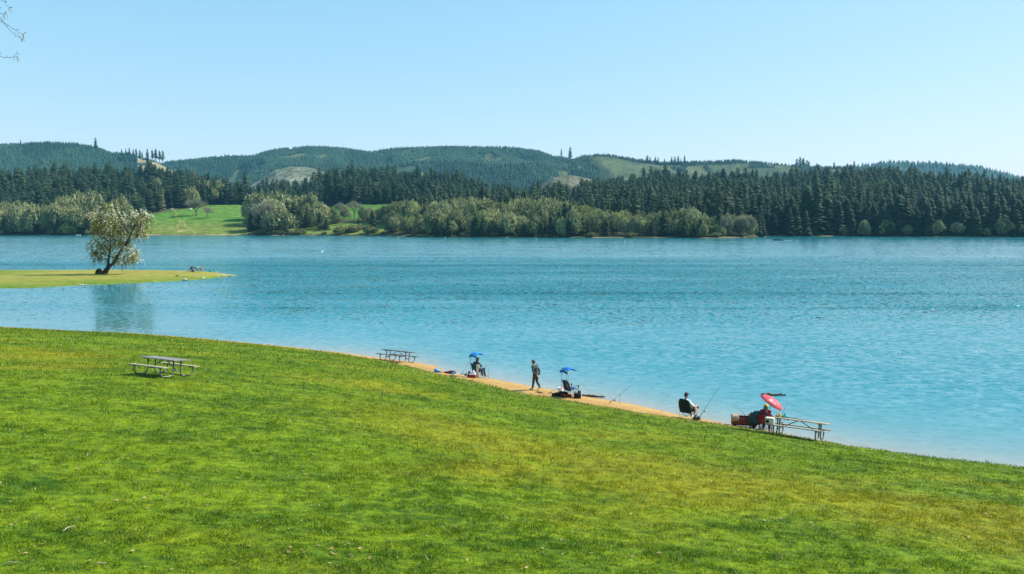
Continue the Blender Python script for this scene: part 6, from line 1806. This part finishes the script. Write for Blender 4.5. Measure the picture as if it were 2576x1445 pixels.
# 1  sitter under the bright blue canopy, looking over the lake
J = seated(head=(.03, -.10, 1.19), face=(.45, 1, -.05), hands='front')
person(ch1.location, ch1.rotation_euler.z, J, 'person in black with dark hair sitting under the bright blue canopy', M_BLKSHIRT, M_JEANS, simple('worn_shoe', (0.22, 0.15, 0.12), 0.6), M_SKIND, hair=(M_DARKHAIR, True), sleeve=0.95)
# 2  walking man with his hands behind his back, head turned along the shore
J = dict(pelvis=(0, 0, .93), chest=(0, .05, 1.27), neck=(0, .11, 1.46), head=(0, .17, 1.60), face=(-.10, 1, -.03), up=(0, -.05, 1),
         shoulder=[(-.19, .09, 1.39), (.19, .09, 1.39)], elbow=[(-.27, -.02, 1.10), (.28, -.05, 1.10)], wrist=[(-.11, -.16, .90), (.16, -.15, .88)],
         hip=[(-.09, 0, .90), (.09, 0, .90)], knee=[(-.08, .10, .50), (.09, -.03, .48)], ankle=[(-.07, .17, .09), (.09, -.24, .17)], toe=[(-.07, .34, .04), (.10, -.10, .045)])
gm = G(1347.5, 981.5)
person(gm, rad(52), J, 'man in brown cap and charcoal sweater walking along the sand with his hands behind him', M_GREYS, M_OLIVE, M_SHOEW, M_SKIN, cap=M_BROWNCAP, beard=M_GREYB, hair=(M_DARKHAIR, False), palm=((0, -1, 0), (0, -1, 0)), handdir=((.55, -.1, -.6), (-.35, -.1, -.8)), curl=0.45)
# 3  man in the high-backed chair, white shirt, cloth over his knees
J = seated(lean=.5, head=(.02, -.27, 1.25), face=(.35, 1, .12), up=(.1, -.25, 1), hands='arm', foot=.46, kz=.60)
e3, J3, _ = person(ch3.location, ch3.rotation_euler.z, J, 'man in white short-sleeved shirt and dark cap sitting back in the high black chair', M_WHITE, cloth('navy_trousers', (0.015, 0.020, 0.030)), simple('white_shoe', (0.80, 0.78, 0.76), 0.5), M_SKIN, cap=M_DARKCAP, hair=(M_DARKHAIR, False), sleeve=0.8)
m = MB(); m.sheet([[(-.22 + .46 * j / 8, .16 + .36 * i / 6 - .06 * max(0, i - 4) * 0.4, .655 + .035 * i / 6 + 0.012 * math.sin(j * 2 + i) - 0.05 * abs(j - 4) / 4 - (0.0 if i < 6 else .05)) for j in range(9)] for i in range(7)], 0.012)
m.sheet([[(.245 + .012 * math.sin(3 * i), .16 + .36 * i / 6, .61 - .30 * k / 4 + 0.02 * math.sin(i * 2.2)) for i in range(7)] for k in range(5)], 0.012)
o = m.build('towel', cloth('tan_towel', (0.55, 0.42, 0.32), 0.3), None, True); o.location = ch3.location; o.rotation_euler = (0, 0, ch3.rotation_euler.z)
tag(o, 'tan towel spread over the knees of the man in the white shirt', 'towel')
bag('shoulder_bag', [((-.12, 0, .10), (.12, 0, .10), .09, .09), ((-.08, 0, .16), (.1, 0, .16), .07, .06)], M_BLACK, G(1752, 1059), 0.2, 'black bag on the sand beside the white shoes of the seated man', 'bag', parts=[('strap', bez((-.12, 0, .18), (0, 0, .32), (.12, 0, .18), 8), 0.010, M_BLACK)])
# 4  person in yellow hat and red vest
J = seated(lean=.15, head=(.01, -.13, 1.16), face=(.3, 1, -.1), hands='front', foot=.40)
person(ch4.location, ch4.rotation_euler.z, J, 'person in yellow knit hat, red vest and lavender sleeves seated beneath the pink umbrella', cloth('lavender_shirt', (0.42, 0.42, 0.68), 0.1), M_JEANS, M_SHOED, M_SKIN, hair=(simple('grey_brown_hair', (0.10, 0.075, 0.06), 0.6, var=0.3, scale=60), True), hat=cloth('yellow_knit', (0.62, 0.40, 0.03), 0.2), vest=cloth('red_vest', (0.13, 0.006, 0.015), 0.25), build=1.12)
# 5  far person hunched over the spit table
J = dict(pelvis=(0, 0, .53), chest=(0, .16, .86), neck=(0, .27, 1.02), head=(0, .36, 1.10), face=(0, 1, -.5), up=(0, .4, 1), shoulder=[(-.18, .22, .97), (.18, .22, .97)], elbow=[(-.26, .34, .82), (.26, .34, .82)], wrist=[(-.12, .56, .82), (.12, .56, .82)],
         hip=[(-.09, 0, .52), (.09, 0, .52)], knee=[(-.12, .42, .50), (.12, .42, .50)], ankle=[(-.12, .36, .09), (.12, .36, .09)], toe=[(-.12, .53, .04), (.12, .53, .04)])
yawD = tD.rotation_euler.z
pp = onT(tD, -0.25, -0.82, 0.0)
person(pp, yawD, J, 'person in dark jacket hunched over the distant picnic table on the spit', cloth('dark_plum_jacket', (0.025, 0.016, 0.024)), M_JEANS, M_SHOED, M_SKIND, hair=(simple('reddish_hood', (0.09, 0.018, 0.022), 0.7), False))
# 6  pilot of the motorboat
J = seated(head=(0, -.13, 1.16))
pb = BOAT.location.copy(); pb += Vector((0.9, 0, 0.0))
person(pb + Vector((0, 0, -0.05)), rad(90), J, 'tiny dark figure sitting in the stern of the motorboat', M_BLKSHIRT, M_JEANS, M_SHOED, M_SKIND, hair=(M_DARKHAIR, False))
# ================================================================== air
def haze():
    bm = bmesh.new(); bmesh.ops.create_cube(bm, size=1)
    me = bpy.data.meshes.new('haze'); bm.to_mesh(me); bm.free()
    m = bpy.data.materials.new('haze'); m.use_nodes = True
    nt = m.node_tree; nt.nodes.clear()
    out = nt.nodes.new('ShaderNodeOutputMaterial'); v = nt.nodes.new('ShaderNodeVolumePrincipled')
    v.inputs['Color'].default_value = (0.22, 0.62, 0.88, 1); v.inputs['Density'].default_value = 0.000072
    v.inputs['Anisotropy'].default_value = 0.1
    nt.links.new(v.outputs[0], out.inputs['Volume'])
    o = link('haze', me, m)
    o.scale = (12000, 5200, 360); o.location = (0, 2450, 360 / 2 - 4.0)
    tag(o, 'thin blue air over the lake and hills', kind='stuff')
haze()
